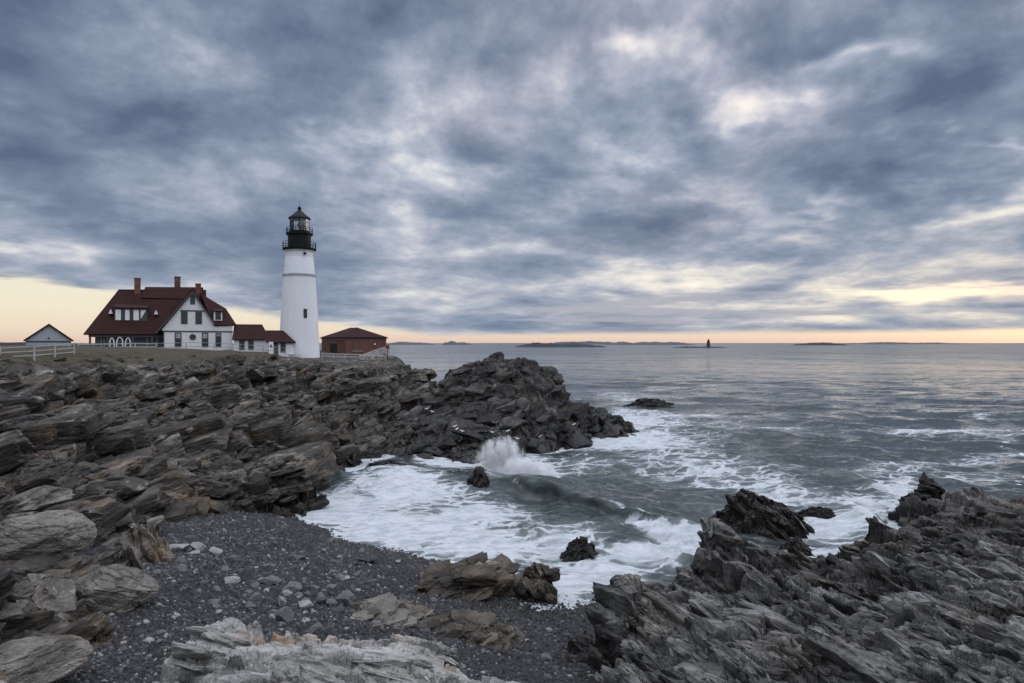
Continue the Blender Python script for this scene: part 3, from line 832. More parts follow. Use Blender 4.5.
def build_beach():
    X, Y = fan(-40, 16, 1150, 15.5, 53, 1050)
    Z = SURF['beach'](X, Y)
    keep = Z > -0.7
    P = np.stack([X.ravel(), Y.ravel(), 0 * X.ravel()], 1).astype(F32)
    Zf = Z.ravel().copy()
    Zf += 0.10 * fbm(P[:, 0] * .5, P[:, 1] * .5, None, 5, 3)
    size = fbm(P[:, 0] * .22, P[:, 1] * .22, None, 77, 3)
    tone = np.full(len(P), 0.15, F32)
    top = np.zeros(len(P), F32)
    for i, (s, hgt, frac) in enumerate([(0.62, 0.14, 0.03), (0.34, 0.11, 0.14), (0.20, 0.085, 0.5), (0.12, 0.055, 1.0)]):
        H, O, F1, F2 = cells(P / s + 7.3 * i, 90 + i, flat=True, jit=0.85)
        on = u01(rehash(H, 4)) < frac * (0.65 + 0.7 * size)
        rad = 0.30 + 0.22 * u01(rehash(H, 2))
        e = 0.6 + 0.8 * u01(rehash(H, 11)); an = 6.28 * u01(rehash(H, 12))
        ox = O[:, 0] * np.cos(an) + O[:, 1] * np.sin(an); oy = -O[:, 0] * np.sin(an) + O[:, 1] * np.cos(an)
        rr = np.sqrt((ox * e) ** 2 + (oy / e) ** 2) / rad
        dome = np.sqrt(np.clip(1 - rr ** 2.4, 0, 1)) * hgt * (0.5 + u01(rehash(H, 3)))
        hit = on & (dome > top)
        top = np.where(hit, dome, top)
        v = u01(rehash(H, 6))
        tone = np.where(hit, 0.12 + 0.78 * v ** 1.6 + (v > 0.955) * 0.2, tone)
    grav = fbm(P[:, 0] * 9, P[:, 1] * 9, None, 31, 2)
    Zf += top + 0.015 * grav
    o = grid_mesh('beach', X, Y, Zf.reshape(X.shape), beach_mat(), {'tone': tone.reshape(X.shape)}, keep)
    o['kind'] = 'structure'


build_beach()


# ------------------------------------------------------------------ sea
BREAKER = np.array([PX(508, 484, z=0)[:2], PX(540, 491, z=0)[:2], PX(575, 499, z=0)[:2], PX(610, 508, z=0)[:2], PX(645, 518, z=0)[:2], PX(680, 531, z=0)[:2], PX(716, 548, z=0)[:2]])


def along(x, y, line):
    """distance from a polyline (positive on the seaward side) and the place along it, 0..1"""
    best = np.full(x.shape, 1e9, F32); sg = np.zeros(x.shape, F32); tt = np.zeros(x.shape, F32)
    n = len(line) - 1
    for i in range(n):
        a, b = line[i], line[i + 1]
        d = b - a; L = np.hypot(*d)
        t = ((x - a[0]) * d[0] + (y - a[1]) * d[1]) / L ** 2
        tc = np.clip(t, -0.6 if i == 0 else 0, 1.6 if i == n - 1 else 1)
        px, py = x - a[0] - tc * d[0], y - a[1] - tc * d[1]
        q = np.hypot(px, py)
        s = np.sign(-(d[1] * px - d[0] * py))
        hit = q < best
        best = np.where(hit, q, best); sg = np.where(hit, s, sg); tt = np.where(hit, (i + tc) / n, tt)
    return best * sg, tt


# white water: (px, py, half width px, half height px, strength) on the sea plane
FOAM = [(340, 505, 55, 26, 1.25), (400, 490, 70, 26, 1.15), (400, 530, 80, 26, 1.2), (470, 515, 80, 26, 1.0), (480, 545, 90, 22, 1.15), (560, 545, 60, 26, 1.0), (600, 575, 55, 24, 1.15), (560, 585, 40, 16, 1.2),
        (650, 555, 60, 14, 1.2), (690, 540, 36, 14, 1.0), (520, 465, 50, 16, 1.0), (570, 462, 60, 9, 0.7), (600, 445, 40, 8, 1.0), (630, 440, 50, 12, 0.85), (625, 418, 40, 14, 0.75), (650, 460, 70, 10, 0.55), (690, 475, 80, 10, 0.35),
        (640, 398, 60, 7, 0.55), (615, 395, 30, 6, 0.6), (700, 420, 70, 8, 0.40), (690, 440, 70, 8, 0.3),
        (835, 525, 55, 20, 0.95), (800, 500, 50, 10, 0.65), (870, 505, 55, 18, 0.85), (900, 490, 40, 14, 0.85), (980, 480, 60, 8, 0.55), (760, 487, 60, 8, 0.5), (700, 505, 40, 14, 0.55), (850, 470, 120, 10, 0.35), (960, 460, 90, 8, 0.35), (820, 560, 20, 22, 1.0),
        (800, 428, 160, 6, 0.14), (900, 430, 160, 6, 0.18), (960, 412, 120, 3.5, 0.12), (740, 455, 100, 7, 0.25), (880, 445, 160, 6, 0.22)]


def sea_mat():
    m, k = new_mat('sea_water')
    g = k.n('ShaderNodeNewGeometry'); pos = g.outputs['Position']
    F = attr(k, 'foam')
    x, y, z = k.sep(pos)
    flat = k.xyz(x, y, 0.0)
    st = k.n('ShaderNodeMapping'); k.put(st.inputs['Vector'], flat)
    st.inputs['Rotation'].default_value = (0, 0, R(14)); st.inputs['Scale'].default_value = (0.55, 1.25, 1)
    wv = k.v('ADD', st.outputs[0], k.v('SCALE', k.v('SUBTRACT', k.noise(flat, 0.35, 3, 0.5, col=True), (0.5, 0.5, 0.5)), s=2.2))
    n1 = k.m('ADD', k.m('MULTIPLY', k.noise(wv, 0.6, 8, 0.7), 0.8), k.m('MULTIPLY', k.noise(k.v('ADD', wv, (5.0, 3.0, 0.0)), 2.6, 5, 0.65), 0.2))
    edge = k.voro(k.v('ADD', wv, k.v('SCALE', k.v('SUBTRACT', k.noise(flat, 1.6, 3, 0.5, col=True), (0.5, 0.5, 0.5)), s=0.9)), 0.75, 'DISTANCE_TO_EDGE')
    lace = k.sm(edge, 0.0, 0.22, 0.16, -0.07)
    thr = k.m('SUBTRACT', F, k.m('SUBTRACT', n1, lace))
    mask = k.sm(thr, -0.05, 0.20)
    thin = k.m('MULTIPLY', k.sm(thr, -0.28, 0.05), 0.22)
    mask = k.m('MAXIMUM', mask, k.m('MULTIPLY', thin, k.sm(F, 0.15, 0.6)))
    heavy = k.m('SUBTRACT', 1.0, k.m('MULTIPLY', k.sm(k.noise(wv, 1.3, 6, 0.65), 0.42, 0.62), 0.38))
    foamc = k.mix(heavy, (0.15, 0.19, 0.21, 1), (0.56, 0.59, 0.62, 1))
    deep = k.mix(k.sm(F, 0.1, 0.8), (0.036, 0.046, 0.047, 1), (0.052, 0.072, 0.070, 1))
    h = k.n('ShaderNodeBsdfPrincipled')
    k.put(h.inputs['Base Color'], deep)
    h.inputs['IOR'].default_value = 1.333
    dist = k.v('LENGTH', k.xyz(x, y, 0.0))
    k.put(h.inputs['Roughness'], k.sm(dist, 60.0, 900.0, 0.07, 0.20))
    # ripples and chop: slopes taken straight from noise, so the far sea stays as rough as the near sea
    def slopes(scale, sx, sy, det, seed):
        c = k.noise(k.v('ADD', k.v('MULTIPLY', flat, (sx, sy, 1.0)), (seed, seed * 1.7, 0.0)), scale, det, 0.6, col=True)
        return k.v('SUBTRACT', c, (0.5, 0.5, 0.5))
    s1 = k.v('SCALE', slopes(2.4, 0.7, 1.3, 5, 0.0), s=0.60)
    s2 = k.v('SCALE', slopes(0.34, 0.5, 1.4, 4, 4.3), s=k.sm(dist, 30, 160, 0.2, 0.72))
    s3 = k.v('SCALE', slopes(0.045, 0.3, 1.2, 4, 8.1), s=k.sm(dist, 120, 500, 0.0, 0.60))
    sl = k.v('MULTIPLY', k.v('ADD', k.v('ADD', s1, s2), s3), (0.8, 1.35, 0.0))
    b = k.v('NORMALIZE', k.v('ADD', g.outputs['Normal'], sl))
    k.t.links.new(b, h.inputs['Normal'])
    fo = k.n('ShaderNodeBsdfPrincipled')
    k.put(fo.inputs['Base Color'], foamc); fo.inputs['Roughness'].default_value = 0.7; fo.inputs['Specular IOR Level'].default_value = 0.2
    fb = bump(k, k.noise(wv, 2.2, 7, 0.7), 0.7, 0.25)
    k.t.links.new(fb, fo.inputs['Normal'])
    mx = k.n('ShaderNodeMixShader')
    k.t.links.new(mask, mx.inputs[0]); k.t.links.new(h.outputs[0], mx.inputs[1]); k.t.links.new(fo.outputs[0], mx.inputs[2])
    o = k.n('ShaderNodeOutputMaterial'); k.t.links.new(mx.outputs[0], o.inputs[0])
    return m


k_far = 0.9


def build_sea():
    rng = np.random.RandomState(8)
    az = np.radians(np.concatenate([np.linspace(-88, -41, 40)[:-1], np.linspace(-41, 41, 1200), np.linspace(41, 88, 40)[1:]]))
    py = np.concatenate([np.linspace(720, 343.9, 620), 343 + 0.9 * np.exp(-np.linspace(0.12, 5.2, 40))])
    r = CAM_H * FPX / (py - 343)
    Rr, Az = np.meshgrid(r, az, indexing='ij')
    X = (Rr * np.sin(Az)).astype(F32); Y = (Rr * np.cos(Az)).astype(F32)
    near = Rr < 150
    ground = np.full(X.shape, -5, F32)
    for key in ('headland', 'beach', 'promontory', 'slabs'):
        v = SURF[key](X[near], Y[near])
        ground[near] = np.maximum(ground[near], v)
    depth = -ground
    F = np.zeros(X.shape, F32)
    for (px, pyy, sx, sy, a) in FOAM:
        cx, cy, _ = PX(px, pyy, z=0)
        d0 = CAM_H * FPX / (pyy - sy - 343); d1 = CAM_H * FPX / (pyy + sy - 343)
        wx = sx / FPX * cy; wy = max(0.5, (d0 - d1) / 2)
        tilt = cx / cy       # an ellipse lying along the line of sight
        q = ((X - cx - (Y - cy) * tilt) / wx) ** 2 + ((Y - cy) / wy) ** 2
        F = np.maximum(F, min(0.9, a * 0.80) * np.exp(-q * 0.9)) if a > 0.5 else F + a * np.exp(-q * 0.9)
    shore = np.exp(-np.clip(depth, 0, 9) / 0.35) * 0.75 * near
    F = np.maximum(F, shore)
    F += 0.16 * fbm(X * .16, Y * .26, None, 12, 4) * near
    # scattered whitecaps
    wc = fbm(X * .05, Y * .16, None, 15, 4)
    F += 0.34 * ss(wc, 0.22, 0.55) * ss(Rr, 40, 90) * (1 - ss(Rr, 250, 700))
    damp = ss(depth, -0.1, 1.6)
    cell = np.gradient(Rr, axis=0); cell = np.abs(cell)
    DX = np.zeros_like(X); DY = np.zeros_like(X); DZ = np.zeros_like(X)
    wind = math.radians(-112)           # the swell runs in towards the cove
    for i in range(64):
        lam = 0.8 * (26 / 0.8) ** (i / 63) * (0.9 + 0.2 * rng.rand())
        a = wind + rng.normal() * (0.62 if lam < 8 else 0.34)
        amp = 0.0135 * lam ** 0.62 * (0.6 + 0.8 * rng.rand())
        kx, ky = math.cos(a) * 2 * math.pi / lam, math.sin(a) * 2 * math.pi / lam
        w = np.clip(1.6 - 4.0 * cell / lam, 0, 1)
        ph = kx * X + ky * Y + rng.rand() * 6.28 + 0.9 * fbm(X / lam / 3, Y / lam / 3, None, 100 + i, 1)
        c, s = np.cos(ph), np.sin(ph)
        DZ += w * amp * c
        DX -= w * amp * 0.85 * math.cos(a) * s; DY -= w * amp * 0.85 * math.sin(a) * s
    calm = 1 - 0.45 * np.exp(-((X + 6) / 9) ** 2 - ((Y - 50) / 9) ** 2)
    DX *= damp * calm; DY *= damp * calm; DZ *= damp * calm
    # the breaker rolling into the cove
    s, t = along(X, Y, BREAKER)
    wob = 0.5 * fbm(X * .35, Y * .35, None, 44, 3)
    s = s + wob
    ends = ss(t, -0.12, 0.14) * (1 - 0.55 * ss(t, 0.55, 0.8)) * (1 - ss(t, 0.85, 1.2))
    prof = np.where(s < 0, np.exp(-(s / 0.85) ** 2), np.exp(-(s / 2.6) ** 2))
    hgt = 0.9 * ends * prof * (0.9 + 0.22 * fbm(X * .6, Y * .6, None, 47, 3)) * near
    DZ += hgt
    crest = np.exp(-(s / 1.1) ** 2) * ends * near
    DX += -0.45 * crest; DY += -0.55 * crest
    face = np.exp(-((s + 0.35) / 1.15) ** 2) * ends * near * (1 - 0.75 * ss(t, 0.62, 0.85))
    F = F * (1 - 0.38 * face) + 0.22 * face * np.clip(fbm((X + Y) * 1.1, (X - Y) * .25, None, 83, 3), 0, 1) * 2
    back = np.exp(-((s - 2.6) / 2.2) ** 2) * ends * near * (1 - ss(t, 0.7, 1.0))
    F = F * (1 - 0.5 * back)
    lip = np.exp(-((s - 0.25) / 0.28) ** 2) * ends * near
    F = np.maximum(F, lip * (0.35 + 0.6 * ss(t, 0.45, 0.8)))
    broken = np.exp(-((s + 1.6) / 1.3) ** 2) * ss(t, 0.5, 0.85) * (1 - ss(t, 1.05, 1.3)) * near
    DZ += 0.22 * broken * (1 + fbm(X * 1.6, Y * 1.6, None, 49, 3)); F = np.maximum(F, 1.25 * broken)
    # churned surface where it is white
    DZ += near * 0.16 * np.clip(F, 0, 1) * fbm(X * .9, Y * 1.3, None, 61, 4) * ss(depth, 0.0, 0.5)
    o = grid_mesh('sea', X + DX, Y + DY, DZ + 0.02, sea_mat(), {'foam': np.clip(F, -0.3, 1.6)}, smooth=True)
    o['kind'] = 'structure'
    # the bed under it
    xs = np.array([(-60000, -2000, -4), (60000, -2000, -4), (60000, 90000, -4), (-60000, 90000, -4)], F32)
    m, k = new_mat('sea_floor'); finish(k, (0.02, 0.03, 0.03, 1), 0.9)
    o = raw_mesh('sea_floor', xs, np.array([[0, 1, 2, 3]]), m)
    o['kind'] = 'structure'


build_sea()


# ------------------------------------------------------------------ building helpers
def empty(name, loc, label, cat, group=None, rz=0.0):
    o = bpy.data.objects.new(name, None)
    o.empty_display_size = 0.3
    COL.objects.link(o)
    o.location = loc; o.rotation_euler = (0, 0, rz)
    return tag(o, label, cat, group)


def tag(o, label=None, cat=None, group=None, kind=None):
    for k, v in (('label', label), ('category', cat), ('group', group), ('kind', kind)):
        if v:
            o[k] = v
    return o


class MB:
    """collects shapes for ONE part"""
    def __init__(self):
        self.bm = bmesh.new()

    def box(self, x0, x1, y0, y1, z0, z1, bev=0.0):
        r = bmesh.ops.create_cube(self.bm, size=1.0)
        for v in r['verts']:
            v.co = Vector((x0 + (v.co.x + .5) * (x1 - x0), y0 + (v.co.y + .5) * (y1 - y0), z0 + (v.co.z + .5) * (z1 - z0)))
        if bev:
            es = list({e for v in r['verts'] for e in v.link_edges})
            bmesh.ops.bevel(self.bm, geom=es, offset=bev, segments=1, affect='EDGES', profile=0.5)
        return self

    def prism(self, pts, vec):
        """a polygon pushed along vec"""
        vec = Vector(vec)
        a = [self.bm.verts.new(Vector(p)) for p in pts]
        b = [self.bm.verts.new(Vector(p) + vec) for p in pts]
        n = len(pts)
        fs = [self.bm.faces.new(a), self.bm.faces.new(b[::-1])]
        for i in range(n):
            fs.append(self.bm.faces.new((a[i], b[i], b[(i + 1) % n], a[(i + 1) % n])))
        bmesh.ops.recalc_face_normals(self.bm, faces=fs)
        return self

    def slab(self, pts, th):
        """a roof plane with thickness th below it"""
        p = [Vector(q) for q in pts]
        n = (p[1] - p[0]).cross(p[2] - p[0]).normalized()
        if n.z < 0:
            n = -n
        return self.prism(pts, -n * th)

    def lathe(self, prof, seg=32, cx=0.0, cy=0.0, cap=True, a0=0.0, a1=2 * math.pi):
        full = abs(a1 - a0 - 2 * math.pi) < 1e-6
        n = seg if full else seg + 1
        rings = []
        for r, z in prof:
            rings.append([self.bm.verts.new((cx + r * math.cos(a0 + (a1 - a0) * i / seg), cy + r * math.sin(a0 + (a1 - a0) * i / seg), z)) for i in range(n)])
        fs = []
        for a, b in zip(rings, rings[1:]):
            for i in range(seg):
                j = (i + 1) % n
                fs.append(self.bm.faces.new((a[i], a[j], b[j], b[i])))
        if cap and full:
            fs.append(self.bm.faces.new(rings[0][::-1])); fs.append(self.bm.faces.new(rings[-1]))
        bmesh.ops.recalc_face_normals(self.bm, faces=fs)
        return self

    def bar(self, a, b, r, seg=6, r2=None):
        a, b = Vector(a), Vector(b)
        d = b - a
        q = d.to_track_quat('Z', 'Y')
        r2 = r if r2 is None else r2
        A = [self.bm.verts.new(a + q @ Vector((r * math.cos(2 * math.pi * i / seg), r * math.sin(2 * math.pi * i / seg), 0))) for i in range(seg)]
        B = [self.bm.verts.new(b + q @ Vector((r2 * math.cos(2 * math.pi * i / seg), r2 * math.sin(2 * math.pi * i / seg), 0))) for i in range(seg)]
        fs = [self.bm.faces.new((A[i], A[(i + 1) % seg], B[(i + 1) % seg], B[i])) for i in range(seg)]
        fs += [self.bm.faces.new(A[::-1]), self.bm.faces.new(B)]
        bmesh.ops.recalc_face_normals(self.bm, faces=fs)
        return self

    def beam(self, a, b, w, h):
        """a plank from a to b, w wide and h high"""
        a, b = Vector(a), Vector(b)
        d = (b - a).normalized()
        s = Vector((-d.y, d.x, 0)).normalized() * (w / 2); u = Vector((0, 0, h / 2))
        return self.prism([a - s - u, a + s - u, a + s + u, a - s + u], b - a)

    def build(self, name, mat, parent=None, smooth=False, loc=None):
        me = bpy.data.meshes.new(name)
        self.bm.to_mesh(me); self.bm.free()
        me.materials.append(mat)
        if smooth:
            me.polygons.foreach_set('use_smooth', np.ones(len(me.polygons), bool))
            try:
                me.set_sharp_from_angle(angle=R(35))
            except Exception:
                pass
        o = link(name, me, parent)
        if loc is not None:
            o.location = loc
        return o


def paint(name, col, rough=0.6, var=0.12, scale=1.2, streak=0.0, spec=0.4):
    m, k = new_mat(name)
    tc = k.n('ShaderNodeTexCoord').outputs['Object']
    n = k.noise(tc, scale, 5, 0.6)
    if streak:
        n = k.m('ADD', k.m('MULTIPLY', n, 1 - streak), k.m('MULTIPLY', k.noise(k.v('MULTIPLY', tc, (3.0, 3.0, 0.25)), 1.0, 4, 0.6), streak))
    f = k.sm(n, 0.25, 0.75, 1 - var, 1 + var, 'LINEAR')
    c = k.mix(1.0, (*col, 1), k.xyz(f, f, f), 'MULTIPLY')
    finish(k, c, rough, bump(k, k.noise(tc, 9, 3, 0.6), 0.2, 0.02), spec)
    return m


def boards(name, col, step, axis=2, rough=0.65, depth=0.02, var=0.1):
    """clapboard or shingle courses"""
    m, k = new_mat(name)
    tc = k.n('ShaderNodeTexCoord').outputs['Object']
    s = k.sep(tc)
    w = k.m('FRACT', k.m('DIVIDE', s[axis], step))
    n = k.noise(k.v('MULTIPLY', tc, (1.0, 1.0, 4.0)), 1.4, 5, 0.65)
    f = k.sm(n, 0.25, 0.75, 1 - var, 1 + var, 'LINEAR')
    c = k.mix(1.0, (*col, 1), k.xyz(f, f, f), 'MULTIPLY')
    finish(k, c, rough, bump(k, w, 0.8, depth), 0.3)
    return m


def shingle(name, col):
    m, k = new_mat(name)
    tc = k.n('ShaderNodeTexCoord').outputs['Object']
    s = k.sep(tc)
    row = k.m('DIVIDE', s[2], 0.16)
    n = k.noise(k.v('MULTIPLY', tc, (5.0, 5.0, 6.0)), 1.0, 3, 0.6)
    b = k.noise(tc, 0.5, 4, 0.6)
    f = k.m('ADD', k.sm(n, 0.3, 0.7, 0.72, 1.28, 'LINEAR'), k.m('MULTIPLY', k.m('SUBTRACT', b, 0.5), 0.8))
    c = k.mix(1.0, (*col, 1), k.xyz(f, f, f), 'MULTIPLY')
    finish(k, c, 0.85, bump(k, k.m('FRACT', row), 0.8, 0.03), 0.2)
    return m


def brick_mat():
    m, k = new_mat('brick')
    tc = k.n('ShaderNodeTexCoord').outputs['Object']
    s = k.sep(tc)
    br = k.n('ShaderNodeTexBrick')
    k.put(br.inputs['Vector'], k.xyz(k.m('ADD', s[0], s[1]), s[2], 0.0))
    br.inputs['Scale'].default_value = 1.0
    br.inputs['Brick Width'].default_value = 0.24; br.inputs['Row Height'].default_value = 0.085; br.inputs['Mortar Size'].default_value = 0.008
    br.inputs['Color1'].default_value = (0.17, 0.062, 0.041, 1); br.inputs['Color2'].default_value = (0.115, 0.044, 0.031, 1); br.inputs['Mortar'].default_value = (0.13, 0.11, 0.10, 1)
    f = k.sm(k.noise(tc, 0.9, 4, 0.6), 0.3, 0.7, 0.75, 1.25, 'LINEAR')
    finish(k, k.mix(1.0, br.outputs[0], k.xyz(f, f, f), 'MULTIPLY'), 0.85, None, 0.2)
    return m


def glass_mat(name, col=(0.02, 0.025, 0.03), rough=0.08):
    m, k = new_mat(name)
    tc = k.n('ShaderNodeTexCoord').outputs['Object']
    f = k.sm(k.noise(tc, 0.8, 2, 0.5), 0.3, 0.7, 0.6, 1.6, 'LINEAR')
    finish(k, k.mix(1.0, (*col, 1), k.xyz(f, f, f), 'MULTIPLY'), rough, None, 0.6)
    return m


M_WHITE = boards('white_clapboard', (0.74, 0.75, 0.76), 0.14, var=0.06)
M_WTRIM = paint('white_trim', (0.72, 0.73, 0.74), 0.5, 0.06)
M_DTRIM = paint('dark_green_trim', (0.055, 0.065, 0.068), 0.5, 0.15)
M_ROOF = shingle('red_brown_shingles', (0.034, 0.0125, 0.0115))
M_CHIM = brick_mat()
M_PANE = glass_mat('window_glass')
M_SHADE = glass_mat('drawn_blind', (0.30, 0.31, 0.32), 0.5)
M_TOWER = paint('white_masonry', (0.70, 0.72, 0.75), 0.65, 0.08, 0.35, streak=0.55)
M_BLACK = paint('black_iron', (0.009, 0.009, 0.010), 0.6, 0.2, spec=0.2)
M_GREYT = paint('grey_porch_trim', (0.20, 0.22, 0.24), 0.6)  # plain grey of the porch wall and floor
M_GREYB = boards('grey_blue_boards', (0.36, 0.40, 0.44), 0.16)
M_WOODW = paint('weathered_white_paint', (0.34, 0.345, 0.35), 0.75, 0.3, 2.5)
M_GALV = paint('galvanised_pipe', (0.22, 0.23, 0.25), 0.5, 0.15)
M_STONE = paint('pale_field_stone', (0.30, 0.29, 0.27), 0.85, 0.45, 1.6)


def window(parent, x0, x1, z0, z1, y, frame_mat, pane_mat, fw=0.10, mull=True, face='y', shade=None):
    """a framed window set 3 cm proud of the wall at depth y; its pane is a sub-part"""
    cx, cz = (x0 + x1) / 2, (z0 + z1) / 2
    m = MB()
    m.box(x0 - fw, x0, y - 0.06, y + 0.05, z0 - fw, z1 + fw)
    m.box(x1, x1 + fw, y - 0.06, y + 0.05, z0 - fw, z1 + fw)
    m.box(x0, x1, y - 0.06, y + 0.05, z1, z1 + fw)
    m.box(x0, x1, y - 0.075, y + 0.05, z0 - fw, z0)
    if mull:
        m.box(x0, x1, y - 0.045, y + 0.03, cz - 0.03, cz + 0.03)
        m.box(cx - 0.02, cx + 0.02, y - 0.04, y + 0.03, z0, cz - 0.03)
        m.box(cx - 0.02, cx + 0.02, y - 0.04, y + 0.03, cz + 0.03, z1)
    f = m.build('window', frame_mat, parent)
    MB().box(x0, x1, y - 0.012, y + 0.02, z0, z1).build('pane', pane_mat, f)
    if shade:
        MB().box(x0 + 0.02, x1 - 0.02, y - 0.022, y - 0.013, z0 + (z1 - z0) * shade, z1 - 0.01).build('blind', M_SHADE, f)
    return f


class Front:
    """measures a building that faces the viewer: px, py of the photograph to its own X and Z at depth y behind its front"""
    def __init__(self, px0, py0, D):
        self.a = math.atan((px0 - 512) / FPX)
        self.D = D; self.Dr = D / math.cos(self.a)
        self.base = PX(px0, py0, D)
        self.rz = -self.a

    def X(self, px, y=0.0):
        return (self.Dr + y) * math.tan(math.atan((px - 512) / FPX) - self.a)

    def Z(self, py, y=0.0):
        return CAM_H - (py - 343.0) / FPX * (self.D + y * math.cos(self.a)) - self.base[2]


# ------------------------------------------------------------------ keeper's house
def keepers_house():
    D = 112.0
    f_ = Front(197, 352, D)
    X, Z = f_.X, f_.Z
    h = empty('keepers_house', f_.base, 'large white keeper\'s house with steep dark red roofs and a gable front', 'house', rz=f_.rz)
    # gable wing walls
    gx0, gx1 = X(163), X(232.5)
    zb = -0.9
    body = MB()
    body.prism([(gx0, 0, zb), (gx1, 0, zb), (gx1, 0, Z(324.5)), (X(214.6), 0, Z(324.5)), (X(192.4), 0, Z(293)), (X(161), 0, Z(330.5)), (gx0, 0, Z(330.6))], (0, 9.0, 0))
    body.build('gable_wall', M_WHITE, h)
    # left wing wall, behind the porch
    MB().box(X(92), gx0 - 0.01, 3.2, 12.0, zb, Z(331)).build('porch_wall', M_GREYT, h)
    # gable roof (front to back)
    e = -0.45
    g = MB()
    ap = (X(192.4), Z(289.4))
    g.slab([(ap[0], e, ap[1]), (ap[0], 9.6, ap[1]), (X(154.8), 9.6, Z(333)), (X(154.8), e, Z(333))], 0.22)
    g.slab([(ap[0] + 0.005, e, ap[1]), (X(216), e, Z(324.8)), (X(216), 9.6, Z(324.8)), (ap[0] + 0.005, 9.6, ap[1])], 0.22)
    g.build('gable_roof', M_ROOF, h)
    # white barge boards under the gable edge
    bb = MB()
    bb.prism([(ap[0], e - 0.03, ap[1] - 0.22), (ap[0], e - 0.03, ap[1] - 0.55), (X(156.4), e - 0.03, Z(333) - 0.15), (X(155.2), e - 0.03, Z(333) + 0.02)], (0, 0.05, 0))
    bb.prism([(ap[0] + 0.01, e - 0.03, ap[1] - 0.22), (X(215.6), e - 0.03, Z(324.8) + 0.02), (X(214.6), e - 0.03, Z(324.8) - 0.12), (ap[0] + 0.01, e - 0.03, ap[1] - 0.55)], (0, 0.05, 0))
    bb.build('barge_board', M_DTRIM, h)
    # long roof of the left wing
    ye, yr, yb = 1.0, 7.2, 13.4
    r = MB()
    eL, eR = (X(83, ye), ye, Z(334.5, ye)), (X(192, ye), ye, Z(334.5, ye))
    rL, rM = (X(118.5, yr), yr, Z(291.5, yr)), (X(206, yr), yr, Z(289.6, yr))
    bL, bR = (X(83, ye), yb, Z(334.5, ye)), (X(206, ye), yb, Z(334.5, ye))
    r.slab([eL, eR, rM, rL], 0.25)
    r.slab([eL, rL, bL], 0.25)
    r.slab([rL, rM, bR, bL], 0.25)
    r.build('long_roof', M_ROOF, h)
    r = MB()    # the taller middle bay breaks through the ridge
    r.slab([(X(141, 6.0), 5.7, Z(299, 5.7)), (X(192, 6.0), 5.7, Z(299, 5.7)), (X(203, 7.6), 7.7, Z(287.0, 7.6)), (X(145, 7.6), 7.7, Z(288.4, 7.6))], 0.2)
    r.slab([(X(145, 7.6), 7.7, Z(288.4, 7.6)), (X(203, 7.6), 7.7, Z(287.0, 7.6)), (X(203, 7.6), 10.5, Z(303, 7.6)), (X(145, 7.6), 10.5, Z(303, 7.6))], 0.2)
    r.slab([(X(141, 6.0), 5.7, Z(299, 5.7)), (X(145, 7.6), 7.7, Z(288.4, 7.6)), (X(141, 7.6), 10.5, Z(303, 7.6))], 0.2)
    r.build('ridge_roof', M_ROOF, h)
    # right wing
    w = MB()
    w.box(X(214.7), gx1 - 0.02, 0.25, 8.6, Z(324.5) - 0.4, Z(323.6))
    w.build('side_wall', M_WHITE, h)
    q = MB()
    a, b = (X(214), -0.3, Z(325)), (X(236), -0.3, Z(324))
    c, d = (X(226, 3.5), 4.0, Z(308, 4.0)), (X(200, 4.6), 4.6, Z(293, 4.6))
    q.slab([a, b, c], 0.2); q.slab([a, c, d], 0.2)
    q.slab([b, (X(236), 9.2, Z(324)), (X(226, 3.5), 5.2, Z(308, 4.0)), c], 0.2)
    q.slab([(X(236), 9.2, Z(324)), (X(206), 9.2, Z(324)), (X(200, 4.6), 5.6, Z(293, 4.6)), (X(226, 3.5), 5.2, Z(308, 4.0))], 0.2)
    q.slab([c, (X(226, 3.5), 5.2, Z(308, 4.0)), (X(200, 4.6), 5.6, Z(293, 4.6)), d], 0.2)
    q.build('side_roof', M_ROOF, h)
    # dormer on the right wing
    dm = MB()
    dm.box(X(213.6), X(222.2), 0.5, 3.6, Z(320.2), Z(310.2)).build('small_dormer', M_WTRIM, h)
    dr = MB()
    dr.slab([(X(212.6), 0.2, Z(310.4)), (X(223.2), 0.2, Z(310.4)), (X(223.6, 3.4), 4.4, Z(306.8, 3.4)), (X(213, 3.4), 4.4, Z(306.8, 3.4))], 0.12)
    dr.build('dormer_roof', M_ROOF, h)
    window(h, X(216), X(220.2), Z(318.6), Z(311.6), 0.5, M_DTRIM, M_PANE, 0.1)
    # belt courses
    MB().box(gx0 + 0.02, gx1 + 0.03, -0.05, -0.001, Z(332.2), Z(330.8)).build('belt_course', M_DTRIM, h)
    MB().box(X(180.2), X(204.6), -0.05, -0.001, Z(311.6), Z(310.2)).build('belt_course', M_DTRIM, h)
    MB().box(gx0 - 0.02, gx0 + 0.16, -0.045, -0.002, zb, Z(332.3)).build('corner_post', M_DTRIM, h)
    # gable windows
    window(h, X(190.9), X(193.9), Z(303.6), Z(296), -0.0, M_DTRIM, M_PANE, 0.13)
    window(h, X(182.0), X(186.2), Z(323), Z(312.6), -0.0, M_DTRIM, M_PANE, 0.18)
    window(h, X(196.4), X(200.6), Z(323), Z(312.6), -0.0, M_DTRIM, M_PANE, 0.18)
    rw = MB().lathe([(0.28, -0.05), (0.50, -0.05), (0.50, 0.05), (0.28, 0.05)], 20, cap=False)
    ro = rw.build('round_window', M_DTRIM, h, loc=(X(192.6), -0.05, Z(337)))
    ro.rotation_euler = (R(90), 0, 0)
    MB().lathe([(0.29, -0.02), (0.29, 0.02)], 20).build('pane', M_PANE, ro)
